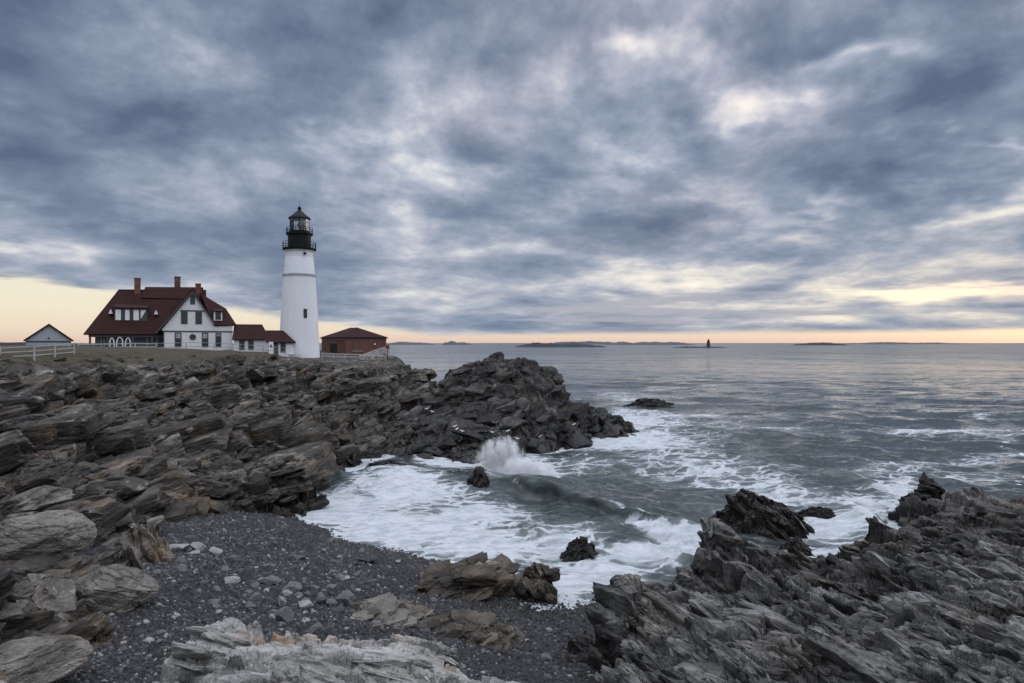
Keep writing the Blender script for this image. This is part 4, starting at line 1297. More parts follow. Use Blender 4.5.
    for a, b, s in ((175.6, 180.4, 0.62), (202.6, 207.2, 0.62), (216.3, 220.2, 0.8)):
        window(h, X(a), X(b), Z(346.2), Z(333.6), 0.0, M_DTRIM, M_PANE, 0.15, shade=s)
    # shed dormer with four lights on the long roof
    sd = MB()
    zd0, zd1 = Z(321.5, 2.6), Z(309.6, 2.6)
    sd.prism([(X(114, 2.6), 2.75, zd0 - 0.3), (X(114, 2.6), 2.75, zd1), (X(114, 2.6), 5.6, zd1 + 0.5), (X(114, 2.6), 5.6, zd0)], (X(147, 2.6) - X(114, 2.6), 0, 0))
    sd.build('long_dormer', M_DTRIM, h)
    dr = MB()
    dr.slab([(X(113, 2.6), 2.4, zd1 + 0.12), (X(148, 2.6), 2.4, zd1 + 0.12), (X(148, 2.6), 5.9, zd1 + 0.95), (X(113, 2.6), 5.9, zd1 + 0.95)], 0.16)
    dr.build('dormer_roof', M_ROOF, h)
    for a, b in ((115.2, 120.6), (124.8, 129.2), (133.2, 138.6)):
        MB().box(X(a, 2.6), X(b, 2.6), 2.70, 2.748, zd0 + 0.1, zd1 - 0.2).build('shutter_panel', M_WTRIM, h)
    MB().prism([(X(140.5, 2.6), 2.70, zd0 + 0.3), (X(146, 2.6), 2.70, zd1 - 0.2), (X(140.5, 2.6), 2.70, zd1 - 0.2)], (0, 0.048, 0)).build('shutter_panel', M_WTRIM, h)
    for a, b in ((121.0, 124.4), (129.6, 132.8)):
        f = MB().box(X(a, 2.6), X(b, 2.6), 2.715, 2.748, zd0 + 0.1, zd1 - 0.2).build('window', M_DTRIM, h)
        MB().box(X(a, 2.6) + 0.12, X(b, 2.6) - 0.12, 2.70, 2.712, zd0 + 0.25, zd1 - 0.35).build('pane', M_PANE, f)
    # small gabled roof vents
    for px in (110.2, 155.8):
        yy = 3.0
        MB().prism([(X(px - 2.2, yy), yy, Z(315.0, yy)), (X(px + 2.2, yy), yy, Z(315.0, yy)), (X(px, yy), yy, Z(310.8, yy))], (0, 1.6, 0)).build('roof_vent', M_WTRIM, h)
    # chimneys
    for (a, b, t, bt, y) in ((134.2, 140.2, 280.2, 293, 7.0), (174.2, 180.2, 277.4, 291, 8.6), (195.2, 200.8, 283.6, 297, 6.0)):
        c = MB()
        c.box(X(a, y), X(b, y), y - 0.5, y + 0.5, Z(bt, y) - 0.8, Z(t, y) - 0.12)
        c.box(X(a, y) - 0.06, X(b, y) + 0.06, y - 0.56, y + 0.56, Z(t, y) - 0.12, Z(t, y))
        c.build('chimney', M_CHIM, h)
    # porch: floor, posts, low wall, arched lights
    MB().box(X(88), gx0 - 0.02, 1.3, 3.18, zb, Z(351.5)).build('porch_floor', M_GREYT, h)
    for a, b in ((88, 107), (131, 151), (156, 162.8)):
        MB().box(X(a), X(b), 1.35, 1.5, Z(351.5), Z(347.6)).build('porch_parapet', M_WTRIM, h)
    for px in (88.5, 106.5, 132, 151.5, 156.5):
        MB().box(X(px) - 0.14, X(px) + 0.14, 1.30, 1.58, Z(351.5) - 0.1, Z(335.2)).build('post', M_DTRIM, h)
    MB().box(X(87), gx0 + 0.1, 1.34, 1.52, Z(337.4), Z(334.9)).build('porch_beam', M_DTRIM, h)
    for px in (98.5, 101.5, 146):
        MB().box(X(px) - 0.07, X(px) + 0.07, 3.0, 3.14, Z(350), Z(338)).build('door_frame', M_WTRIM, h)
    for a, b, zt in ((107.8, 113.6, 337.6), (115.0, 122.4, 336.9), (123.8, 130.2, 337.6)):
        m = MB()
        cx, rw_, zs = (X(a) + X(b)) / 2, (X(b) - X(a)) / 2, Z(zt) - 1.05
        y0, y1, t = 1.32, 1.46, 0.17
        z0 = Z(352)
        m.box(cx - rw_, cx - rw_ + t, y0, y1, z0, zs); m.box(cx + rw_ - t, cx + rw_, y0, y1, z0, zs)
        m.box(cx - rw_ + t, cx + rw_ - t, y0, y1, z0, z0 + 0.75)
        n = 10
        for i in range(n):
            P = lambda an, rr, hh: (cx - math.cos(an) * rr, y0, zs + math.sin(an) * hh)
            p, q = math.pi * i / n, math.pi * (i + 1) / n
            m.prism([P(p, rw_, 1.05), P(q, rw_, 1.05), P(q, rw_ - t, 1.05 - t), P(p, rw_ - t, 1.05 - t)], (0, y1 - y0, 0))
        f = m.build('arched_light', M_WTRIM, h)
        MB().box(cx - rw_ + t, cx + rw_ - t, 1.40, 1.43, z0 + 0.75, zs + 0.6).build('pane', M_PANE, f)
    return h


keepers_house()


def low_house(name, label, px0, px1, rx0, rx1, pye, pyr, pyb, D, depth, wins, posts=(), hip_l=False, hip_r=True):
    f_ = Front((px0 + px1) / 2, pyb, D)
    X, Z = f_.X, f_.Z
    h = empty(name, f_.base, label, 'building', rz=f_.rz)
    MB().box(X(px0), X(px1), 0, depth, -1.8, Z(pye) - 0.05).build('wall', M_WHITE, h)
    yr = depth / 2
    eL, eR = (X(px0) - 0.2, -0.45, Z(pye) - 0.1), (X(px1) + 0.35, -0.45, Z(pye) - 0.1)
    rL, rR = (X(rx0, yr), yr, Z(pyr, yr)), (X(rx1, yr), yr, Z(pyr, yr))
    bL, bR = (eL[0], depth + .45, eL[2]), (eR[0], depth + .45, eR[2])
    m = MB()
    m.slab([eL, eR, rR, rL], 0.16); m.slab([rL, rR, bR, bL], 0.16); m.slab([eR, bR, rR], 0.16); m.slab([eL, rL, bL], 0.16)
    m.build('roof', M_ROOF, h)
    for a, b, t, bt, mt in wins:
        if mt == 'door':
            d = MB().box(X(a), X(b), -0.06, 0.02, Z(bt), Z(t)).build('door', M_DTRIM, h)
            MB().box(X(b) - 0.16, X(b) - 0.09, -0.1, -0.055, Z((t + bt) / 2) - 0.05, Z((t + bt) / 2) + 0.05).build('handle', M_GALV, d)
        else:
            window(h, X(a), X(b), Z(bt), Z(t), 0.0, M_DTRIM, M_PANE, 0.12)
    return h, X, Z


low_house('passage_building', 'long low white passage with red roof joined to the big house', 233.5, 268, 234, 262, 338.8, 324.3, 352.5, 113.5, 6.0,
          [(239.8, 243.6, 340.2, 349, 'w'), (248.8, 252.8, 340.2, 349, 'w')])
hb, X_, Z_ = low_house('workroom', 'small white workroom with red hipped roof touching the lighthouse tower', 268.5, 293.5, 263, 283, 341.6, 330.4, 355.8, 104.3, 4.4,
                       [(274.0, 278.2, 342.6, 354.6, 'door'), (281.2, 284.8, 342.2, 351.5, 'w')])
pb = MB().box(X_(268.8), X_(273.2), -1.0, -0.01, -0.6, Z_(341.9)).build('entry_bay', M_WTRIM, hb)
MB().box(X_(270.2), X_(271.8), -1.04, -1.001, Z_(347.4), Z_(344.6)).build('pane', M_PANE, pb)


# ------------------------------------------------------------------ lighthouse
def lighthouse():
    D = 110.0
    s = D / FPX
    X0, Z0 = (299.3 - 512) * s, 12 - (357.5 - 343) * s
    Z = lambda py: 12 - (py - 343) * s - Z0
    h = empty('lighthouse', (X0, D, Z0), 'tall white lighthouse tower with black lantern and gallery on the headland', 'lighthouse')
    hw = lambda px: px * s
    prof = [(hw(20.2), -1.0), (hw(19.8), 0.0), (hw(18.9), Z(338)), (hw(17.6), Z(312)), (hw(16.2), Z(288)), (hw(15.5), Z(277.5)), (hw(15.5), Z(276.6))]
    MB().lathe(prof, 64).build('tower_base', M_TOWER, h, True)
    MB().lathe([(hw(15.5), Z(276.6)), (hw(16.3), Z(276.2)), (hw(16.3), Z(274.6)), (hw(15.0), Z(273.9))], 64).build('belt_course', paint('grey_band', (0.36, 0.38, 0.41), 0.6), h, True)
    MB().lathe([(hw(14.9), Z(274.0)), (hw(13.6), Z(258)), (hw(13.4), Z(257.4)), (hw(13.5), Z(256.8)), (hw(13.2), Z(252.2)), (hw(14.6), Z(250.8))], 64).build('tower_shaft', M_TOWER, h, True)
    MB().lathe([(hw(13.0), Z(250.79)), (hw(16.0), Z(250.3)), (hw(16.4), Z(249.6)), (hw(16.4), Z(248.6)), (hw(11), Z(248.5))], 48).build('lower_gallery', M_BLACK, h, True)
    MB().lathe([(hw(11.2), Z(248.5)), (hw(11.2), Z(235.2))], 48).build('watch_room', M_BLACK, h, True)
    MB().lathe([(hw(11.0), Z(235.25)), (hw(12.9), Z(235.0)), (hw(13.1), Z(234.0)), (hw(13.1), Z(233.2)), (hw(9.6), Z(233.1))], 48).build('upper_gallery', M_BLACK, h, True)

    def rail(name, r, zb, zt, n):
        m = MB()
        for i in range(n):
            a = 2 * math.pi * i / n
            m.bar((r * math.cos(a), r * math.sin(a), zb), (r * math.cos(a), r * math.sin(a), zt), 0.035, 5)
        for z in (zt, zb + (zt - zb) * 0.6, zb + (zt - zb) * 0.3):
            for i in range(36):
                a, b = 2 * math.pi * i / 36, 2 * math.pi * (i + 1) / 36
                m.bar((r * math.cos(a), r * math.sin(a), z), (r * math.cos(b), r * math.sin(b), z), 0.03, 5)
        m.build(name, M_BLACK, h)

    rail('railing', hw(16.0), Z(248.8), Z(242.6), 20)
    rail('railing', hw(12.7), Z(233.4), Z(228.2), 16)
    # lantern
    zl0, zl1 = Z(233.1), Z(219.2)
    rl = hw(9.6)
    MB().lathe([(rl, zl0), (rl, zl0 + 0.35)], 10).build('lantern_sill', M_BLACK, h)
    gm, k = new_mat('lantern_glass')
    gl = k.n('ShaderNodeBsdfGlossy'); gl.inputs['Roughness'].default_value = 0.03
    tr = k.n('ShaderNodeBsdfTransparent'); tr.inputs['Color'].default_value = (0.95, 0.98, 0.97, 1)
    fr = k.n('ShaderNodeFresnel'); fr.inputs['IOR'].default_value = 1.5
    mx = k.n('ShaderNodeMixShader')
    k.t.links.new(k.m('ADD', fr.outputs[0], 0.06), mx.inputs[0]); k.t.links.new(tr.outputs[0], mx.inputs[1]); k.t.links.new(gl.outputs[0], mx.inputs[2])
    o = k.n('ShaderNodeOutputMaterial'); k.t.links.new(mx.outputs[0], o.inputs[0])
    MB().lathe([(rl - 0.03, zl0 + 0.35), (rl - 0.03, zl1)], 10, cap=False).build('lantern_glazing', gm, h)
    bars = MB()
    for i in range(10):
        a = 2 * math.pi * i / 10
        bars.bar((rl * math.cos(a), rl * math.sin(a), zl0 + 0.3), (rl * math.cos(a), rl * math.sin(a), zl1), 0.028, 5)
        b = 2 * math.pi * (i + 1) / 10
        for f in (0.36, 0.68):
            z = zl0 + 0.35 + f * (zl1 - zl0 - 0.35)
            bars.bar((rl * math.cos(a), rl * math.sin(a), z), (rl * math.cos(b), rl * math.sin(b), z), 0.03, 5)
    bars.build('glazing_bars', M_BLACK, h)
    MB().lathe([(0.30, zl0 + 0.3), (0.30, zl0 + 0.75), (0.52, zl0 + 0.8), (0.62, zl0 + 1.1), (0.62, zl0 + 1.45), (0.45, zl0 + 1.7), (0.12, zl0 + 1.8)], 20, cx=0.35, cy=-0.2).build('lamp_beacon', paint('beacon_lens', (0.10, 0.12, 0.12), 0.15, 0.1), h, True)
    MB().box(0.0, 0.6, 0.2, 0.6, zl0 + 0.3, zl0 + 1.0, 0.05).build('lamp_cabinet', M_BLACK, h)
    MB().lathe([(hw(10.4), zl1), (hw(10.9), zl1 + 0.05), (hw(10.4), zl1 + 0.25), (hw(7.0), Z(215.2)), (hw(3.6), Z(212.0)), (hw(1.7), Z(210.4)), (hw(1.5), Z(209.2))], 24).build('lantern_roof', M_BLACK, h, True)
    MB().lathe([(0.22, Z(209.4)), (0.24, Z(209.0)), (0.33, Z(208.2)), (0.30, Z(207.4)), (0.12, Z(206.8)), (0.07, Z(206))], 20).build('vent_ball', M_BLACK, h, True)
    MB().bar((0, 0, Z(206.2)), (0, 0, Z(200)), 0.035, 5, 0.015).build('lightning_rod', M_BLACK, h)
    # window in the shaft and a small lamp under the gallery
    a = math.asin(10.2 / 17.7)
    rr = hw(17.55)
    f = MB().box(-0.27, 0.27, -0.12, 0.5, -0.72, 0.72).build('window', M_DTRIM, h, loc=(rr * math.sin(a), -rr * math.cos(a), Z(314)))
    f.rotation_euler = (0, 0, a)
    MB().box(-0.19, 0.19, -0.14, -0.121, -0.62, 0.62).build('pane', M_PANE, f)
    MB().box(-0.14, 0.14, -0.5, 0.1, -0.16, 0.16).build('bracket_lamp', M_BLACK, h, loc=(hw(9.0), -hw(9.8), Z(254.6)))
    return h


lighthouse()


# ------------------------------------------------------------------ brick oil house
def brick_house():
    D = 118.0
    s = D / FPX
    cx, zb = (346 - 512) * s, 12 - (357.2 - 343) * s
    h = empty('brick_building', (cx, D - 0.5, zb), 'low red brick building with hipped roof right of the tower', 'building', rz=R(38))
    Zt = (357.2 - 337.2) * s; Zr = (357.2 - 326.8) * s
    # near corner at the origin, long wall to the right, short wall to the left
    Lx, Ly = 7.8, 10.3
    MB().box(0, Lx, 0, Ly, -0.8, Zt).build('wall', M_CHIM, h)
    e = 0.25
    P = lambda x, y, z: (x, y, z)
    a, b, c, d = P(-e, -e, Zt), P(Lx + e, -e, Zt), P(Lx + e, Ly + e, Zt), P(-e, Ly + e, Zt)
    r1, r2 = P(Lx / 2, 3.6, Zr), P(Lx / 2, Ly - 3.6, Zr)
    m = MB()
    m.slab([a, b, r1], 0.18); m.slab([b, c, r2, r1], 0.18); m.slab([c, d, r2], 0.18); m.slab([d, a, r1, r2], 0.18)
    m.build('roof', M_ROOF, h)
    MB().box(-0.06, Lx + 0.06, -0.06, Ly + 0.06, Zt - 0.42, Zt - 0.19).build('eave_board', M_DTRIM, h)
    f = MB().box(1.3, 3.2, -0.05, 0.02, 1.1, 2.9).build('bricked_window', paint('old_brick', (0.12, 0.06, 0.045), 0.9, 0.3, 2.5), h)
    MB().box(1.2, 3.3, -0.09, 0.0, 0.98, 1.1).build('sill', M_STONE, f)
    l = MB().box(5.25, 5.45, -0.3, 0.0, 2.35, 2.5).build('wall_lamp', M_BLACK, h)
    MB().lathe([(0.08, 2.36), (0.20, 2.26), (0.22, 2.2)], 12, 5.35, -0.34).build('lamp_shade', M_WTRIM, l)
    dd = MB().box(-0.06, 0.02, 3.6, 6.4, -0.2, 2.4).build('door', M_BLACK, h)
    MB().box(-0.10, -0.06, 3.8, 3.9, 1.0, 1.12).build('handle', M_GALV, dd)
    MB().box(-0.07, 0.02, 3.4, 6.6, 2.4, 2.6).build('lintel', M_DTRIM, h)
    return h


brick_house()

# ------------------------------------------------------------------ garage on the far left
def garage():
    D = 150.0
    f_ = Front(48.6, 352, D)
    Z = f_.Z
    w = f_.X(71)
    h = empty('garage', f_.base, 'grey blue gabled garage standing apart at the far left', 'garage', rz=f_.rz)
    MB().prism([(-w, 0, -1), (w, 0, -1), (w, 0, Z(340.6)), (0, 0, Z(325.2)), (-w, 0, Z(340.6))], (0, 9, 0)).build('wall', M_GREYB, h)
    m = MB()
    m.slab([(0, -0.5, Z(323.6)), (0, 9.5, Z(323.6)), (-w - 0.5, 9.5, Z(340.4)), (-w - 0.5, -0.5, Z(340.4))], 0.25)
    m.slab([(0.005, -0.5, Z(323.6)), (w + 0.5, -0.5, Z(340.4)), (w + 0.5, 9.5, Z(340.4)), (0.005, 9.5, Z(323.6))], 0.25)
    m.build('roof', M_ROOF, h)
    MB().box(-w, w, -0.06, -0.001, Z(342.4), Z(340.8)).build('belt_course', M_DTRIM, h)
    for a in (-1, 1):
        d = MB().box(a * w / 2 - 1.9, a * w / 2 + 1.9, -0.08, -0.001, -0.6, Z(343.6)).build('door', boards('door_boards', (0.30, 0.33, 0.36), 0.5), h)
        MB().box(a * w / 2 - 0.15, a * w / 2 + 0.15, -0.12, -0.08, 0.55, 0.62).build('handle', M_BLACK, d)
    l = MB().box(-0.15, 0.15, -0.3, 0, Z(338.4), Z(337.4)).build('wall_lamp', M_BLACK, h)
    return h


garage()


# ------------------------------------------------------------------ fences, wall, yard things
def gz(x, y):
    """the ground under a yard thing"""
    return float(SURF['headland'](np.array([x], F32), np.array([y], F32))[0])


def fence(name, label, pts, step, post_h, rails, mat, post_r, rail_w, rail_h, pipe=False, topz=None):
    """posts every step along pts; pts are (px, py_top, d)"""
    P = [Vector(PX(*p)) for p in pts]
    base = P[0]
    h = empty(name, (base.x, base.y, base.z - post_h), label, 'fence')
    off = Vector((base.x, base.y, base.z - post_h))
    tops = []
    for a, b in zip(P, P[1:]):
        n = max(1, int(round((b - a).length / step)))
        for i in range(n):
            tops.append(a.lerp(b, i / n))
    tops.append(P[-1])
    for t in tops:
        p = t - off
        m = MB()
        if pipe:
            m.bar((p.x, p.y, p.z - post_h - 0.9), (p.x, p.y, p.z), post_r, 6)
        else:
            m.box(p.x - post_r, p.x + post_r, p.y - post_r, p.y + post_r, p.z - post_h - 0.9, p.z + 0.08, 0.01)
        m.build('post', mat, h)
    for f in rails:
        m = MB()
        for a, b in zip(tops, tops[1:]):
            a2, b2 = a - off - Vector((0, 0, post_h * (1 - f))), b - off - Vector((0, 0, post_h * (1 - f)))
            if pipe:
                m.bar(a2, b2, rail_w, 5)
            else:
                m.beam(a2, b2, rail_w, rail_h)
        m.build('rail', mat, h)
    return h


fence('rail_fence', 'weathered white three rail fence along the rim before the garage', [(-40, 348.5, 57), (0, 347.5, 58.5), (34, 346.0, 61), (74, 343.4, 66)], 2.7, 1.15, (0.97, 0.62, 0.28), M_WOODW, 0.06, 0.04, 0.09)
fence('rail_fence', 'white rail fence in front of the big house porch', [(78, 344.2, 80), (110, 343.6, 82), (135, 343.2, 84), (156, 343.4, 86)], 2.7, 1.15, (0.97, 0.62, 0.28), M_WOODW, 0.07, 0.05, 0.13)
fence('pipe_fence', 'thin grey pipe railing along the rim below the gable front', [(157, 343.6, 86), (186, 342.6, 90), (214, 343.0, 94), (240, 344.4, 98), (285, 348.0, 103)], 3.2, 1.15, (1.0, 0.55), M_GALV, 0.045, 0.035, 0.035, pipe=True)
fence('board_fence', 'low grey board fence in front of the brick building', [(322, 353.4, 107.5), (345, 354.0, 107), (364, 354.6, 106.5)], 2.4, 0.75, (0.95, 0.45), M_WOODW, 0.07, 0.05, 0.2)
fence('path_fence', 'pale board fence climbing the headland edge beside the brick building', [(364, 354.6, 104), (374, 350.6, 106), (389, 345.8, 109)], 2.0, 1.1, (0.97, 0.70, 0.43, 0.16), M_WOODW, 0.07, 0.04, 0.22)


def stone_wall():
    pts = [(361, 103.5), (372, 105), (386, 107)]
    P = [Vector(PX(a, 358, d)) for a, d in pts]
    m = MB()
    rng = random.Random(5)
    for a, b in zip(P, P[1:]):
        n = int((b - a).length / 0.55)
        for i in range(n):
            for lv in range(4):
                c = a.lerp(b, (i + rng.random() * 0.4) / n)
                w, hgt = 0.32 + 0.1 * rng.random(), 0.26
                z = c.z - 1.2 + lv * 0.40 + rng.random() * 0.06
                m.box(c.x - w, c.x + w, c.y - 0.35 + rng.random() * 0.12, c.y + 0.35, z, z + hgt * 1.6, 0.06)
    o = m.build('stone_wall', M_STONE)
    tag(o, 'pale rough stone retaining wall below the path fence', 'wall')


stone_wall()
# red callbox on a post at the end of the path
p = PX(387.4, 356, 107)
o = empty('lifebuoy_post', (p[0], p[1], p[2]), 'small red box on a post at the right end of the path fence', 'post')
MB().box(-0.06, 0.06, -0.06, 0.06, -0.8, 1.4).build('post', M_DTRIM, o)
MB().box(-0.3, 0.3, -0.22, 0.22, 1.15, 1.75, 0.04).build('box', paint('red_paint', (0.22, 0.03, 0.03), 0.5), o)


def picnic_table(px, py, d, rz):
    x, y, z = PX(px, py, d)
    o = empty('picnic_table', (x, y, z), 'white picnic table on the lawn at the foot of the tower', 'table', rz=rz)
    t = MB()
    for i in range(4):
        t.box(-0.9, 0.9, -0.36 + i * 0.185, -0.2 + i * 0.185, 0.72, 0.76)
    t.build('tabletop', M_WTRIM, o)
    for s in (-1, 1):
        MB().box(-0.9, 0.9, s * 0.72 - 0.13, s * 0.72 + 0.13, 0.42, 0.46).build('bench_seat', M_WTRIM, o)
        for q in (-1, 1):
            MB().beam((q * 0.6, s * 0.75, -0.3), (q * 0.6, s * 0.22, 0.72), 0.07, 0.09).build('leg', M_WTRIM, o)
        MB().box(s * 0.6 - 0.035, s * 0.6 + 0.035, -0.8, 0.8, 0.36, 0.42).build('cross_bar', M_WTRIM, o)
    return o


picnic_table(295.0, 357.0, 105.5, R(15))


def bench(px, py, d):
    x, y, z = PX(px, py, d)
    o = empty('park_bench', (x, y, z), 'white bench beside the workroom door', 'bench', rz=R(-8))
    MB().box(-0.8, 0.8, -0.22, 0.22, 0.42, 0.47).build('seat', M_WTRIM, o)
    MB().box(-0.8, 0.8, 0.2, 0.25, 0.5, 0.95).build('backrest', M_WTRIM, o)
    for s in (-1, 1):
        MB().box(s * 0.7 - 0.04, s * 0.7 + 0.04, -0.2, 0.22, -0.4, 0.42).build('leg', M_WTRIM, o)


bench(284.5, 356.4, 107.5)


# ------------------------------------------------------------------ loose rocks
def stone_data(seed, sub=4, cuts=11, flat=(1, 1, 1), rough=0.04, bed=0.0, depth=0.72):
    """an angular boulder: a ball cut by random planes, its faces broken along the bedding"""
    rng = np.random.RandomState(seed)
    bm = bmesh.new()
    bmesh.ops.create_icosphere(bm, subdivisions=sub, radius=1.0)
    bm.verts.ensure_lookup_table()
    V = np.array([v.co[:] for v in bm.verts], F32)
    Fc = np.array([[v.index for v in f.verts] for f in bm.faces], np.int32)
    bm.free()
    n = rng.normal(size=(cuts, 3)); n /= np.linalg.norm(n, axis=1, keepdims=True)
    c = depth + 0.28 * rng.rand(cuts)
    d = V @ n.T
    rad = np.min(np.where(d > 0.12, c / np.maximum(d, 0.12), 9), axis=1)
    rad = np.minimum(rad, 1.25)
    P = V * rad[:, None] * np.array(flat)
    tone = np.zeros(len(P), F32)
    if rough:
        Q = P * 3.1 + seed * 1.7
        P = P + V * (rough * fbm(Q[:, 0].astype(F32), Q[:, 1].astype(F32), Q[:, 2].astype(F32), seed, 4))[:, None]
    if bed:
        fr = frame(rng.normal(size=3) * 0.4 + np.array((0, 0, 1.0)), (1, 0.3, 0))
        q = ((P @ fr.T) / np.array((0.55, 0.4, 0.15))).astype(F32) + seed
        H, O, F1, F2 = cells(q, seed)
        P = P + V * ((bed * (u01(rehash(H, 3)) - 0.5)) - bed * 0.6 * (1 - ss(F2 - F1, 0, 0.12)))[:, None]
        tone = u01(rehash(H, 5)) - 0.5
    return P.astype(F32), Fc, tone


def rock(name, loc, size, mat, seed, label, cat='rock', group=None, rz=0.0, sub=5, cuts=11, rough=0.05, bed=0.08, tilt=(0, 0), depth=0.72):
    P, Fc, tone = stone_data(seed, sub, cuts, (1, 1, 1), rough, bed, depth)
    P = P * np.array(size, F32)
    o = raw_mesh(name, P, Fc, mat, {'tone': tone})
    o.location = loc; o.rotation_euler = (R(tilt[0]), R(tilt[1]), R(rz))
    return tag(o, label, cat, group)


def crag(name, cx, cy, w, dpt, hgt, mat, fr, seed, label, rot=0.0, z0=-0.6, peak=(0.0, 0.0), levels=None, sharp=1.5, facets=True, cat='rock', res=230, humps=(), base=0.5, fall=1.0, slabs=None):
    """a rock mass standing in the water or on the beach, built round its own middle"""
    n = res
    g = np.linspace(-1.25, 1.25, n, dtype=F32)
    U, Vv = np.meshgrid(g, g, indexing='xy')
    c, s = math.cos(R(rot)), math.sin(R(rot))
    X = (U * c * w - Vv * s * dpt).astype(F32); Y = (U * s * w + Vv * c * dpt).astype(F32)

    def base_h(x, y):
        u = (c * x + s * y) / w; v = (-s * x + c * y) / dpt
        a = np.arctan2(v, u)
        r = np.hypot(u - peak[0] * 0.5, v - peak[1] * 0.5) * (1 + 0.22 * vnoise(np.cos(a) * 1.6 + seed, np.sin(a) * 1.6, None, seed))
        zz = hgt * (1 - np.clip(r, 0, 1.6) ** sharp * fall)
        for (hu, hv, hr, hh) in humps:
            zz = zz + hh * np.exp(-(((u - hu) / hr) ** 2 + ((v - hv) / hr) ** 2))
        return zz + 0.22 * hgt * fbm(x * 1.1 / max(w, dpt) * 2, y * 1.1 / max(w, dpt) * 2, None, seed + 3, 3)

    Z = base_h(X, Y)
    Z0 = Z
    if facets:
        Z, t0 = planes(X, Y, Z, base_h, R(rot + 12), w * 0.55, dpt * 0.38, 0.85, hgt * 0.16 / min(w, dpt) * 1.6, 0.45, seed, rise=hgt * 0.28)
        Z, t1 = planes(X, Y, Z, lambda x, y: base_h(x, y), R(rot + 30), w * 0.26, dpt * 0.2, 0.35, hgt * 0.3 / min(w, dpt), 0.7, seed + 1, rise=hgt * 0.1)
    Z = ease(X, Y, Z, 1.9, 6, seed)
    k = hgt / 2.0
    lv = levels or [(1.6 * k, 1.0 * k, 0.42 * k, 0.11 * k, 0.18 * k, 0.08 * k), (0.7 * k, 0.45 * k, 0.2 * k, 0.045 * k, 0.08 * k, 0.03 * k), (0.3, 0.22, 0.1, 0.012, 0.025, 0.0)]
    X2, Y2, Z2, tone = rockify(X + F32(cx), Y + F32(cy), Z, fr, lv, None, seed, 0.15, 0.4)
    extra = None
    if slabs:
        def height(x, y):
            u = (c * (x - cx) + s * (y - cy)) / w; v = (-s * (x - cx) + c * (y - cy)) / dpt
            i, j = ((v + 1.25) / 2.5 * (n - 1)).astype(int), ((u + 1.25) / 2.5 * (n - 1)).astype(int)
            ok = (i >= 0) & (i < n) & (j >= 0) & (j < n)
            return np.where(ok, Z2[np.clip(i, 0, n - 1), np.clip(j, 0, n - 1)], -9)
        pc, pt = 512 + cx / cy * FPX, 343 + (CAM_H - hgt * 0.5) / cy * FPX
        rw_, rh_ = max(w, dpt) / cy * FPX, (dpt * CAM_H / cy ** 2 + hgt / cy) * FPX
        e0, e1, e2 = slab_field(height, fr, box=(pc - rw_, pc + rw_, pt - rh_, pt + rh_), seed=seed, **slabs)
        extra = (e0 - np.array((cx, cy, 0), F32), e1, e2)
    o = grid_mesh(name, X2 - F32(cx), Y2 - F32(cy), Z2, mat, {'tone': tone + t0 if facets else tone}, Z2 > z0 - 0.25, extra=extra)
    o.location = (cx, cy, 0)
    return tag(o, label, cat)


def on_sea(px, py):
    return PX(px, py, z=0.0)[:2]


def on_beach(px, py):
    """where the line of sight through a point of the photograph meets the beach"""
    d = np.linspace(17, 60, 1500)
    x = (px - 512) / FPX * d; z = CAM_H - (py - 343) / FPX * d
    g = SURF['beach'](x, d)
    i = int(np.argmax(z < g))
    return float(x[i]), float(d[i]), float(g[i])


# rocks in the water
x, y = on_sea(771, 534)
crag('sea_rock', x + 0.3, y + 1.9, 3.1, 2.0, 2.5, M_WET, FR_SLAB, 301, 'biggest dark wedge of rock standing in white water off the near slabs', rot=-8, peak=(-0.25, 0.1), sharp=1.3, humps=[(-0.55, 0.1, 0.35, 0.5)], slabs=dict(count=45, size=((0.30, 0.80), (0.14, 0.30), (0.06, 0.14)), zlim=(0.20, 9), jitter=12, sink=0.16, dscale=(40, 1, 1), chip=0.45))
x, y = on_sea(799, 556)
crag('sea_rock', x, y + 0.4, 1.0, 0.9, 0.95, M_WET, FR_SLAB, 305, 'small black rock in the foam between the wedge rock and the slabs', rot=20)
x, y = on_sea(822, 516)
crag('sea_rock', x, y + 0.3, 1.25, 0.7, 0.6, M_WET, FR_SLAB, 309, 'low dark knob just behind the right end of the wedge rock', rot=-15)
x, y = on_sea(578, 558)
crag('sea_rock', x + 0.15, y + 0.6, 0.95, 0.9, 1.05, M_WET, FR_PROM, 311, 'lone pointed dark rock in the foam near the pebble beach', rot=10, sharp=1.2)
x, y = on_sea(650, 406)
crag('sea_rock', x, y + 1.0, 4.6, 2.2, 1.5, M_WET, FR_PROM, 315, 'long low black reef out in the swell beyond the promontory tip', rot=4, peak=(0.3, 0), sharp=1.4)
x, y = on_sea(479, 488)
crag('sea_rock', x, y + 0.6, 0.95, 1.0, 1.6, M_WET, FR_PROM, 317, 'black rock block at the foot of the splash', rot=-10, sharp=1.8)
x, y = on_sea(394, 472)
crag('sea_rock', x - 1.0, y + 1.2, 2.2, 1.2, 0.9, M_WET, FR_PROM, 321, 'low dark rock in the back of the foaming inlet', rot=15)

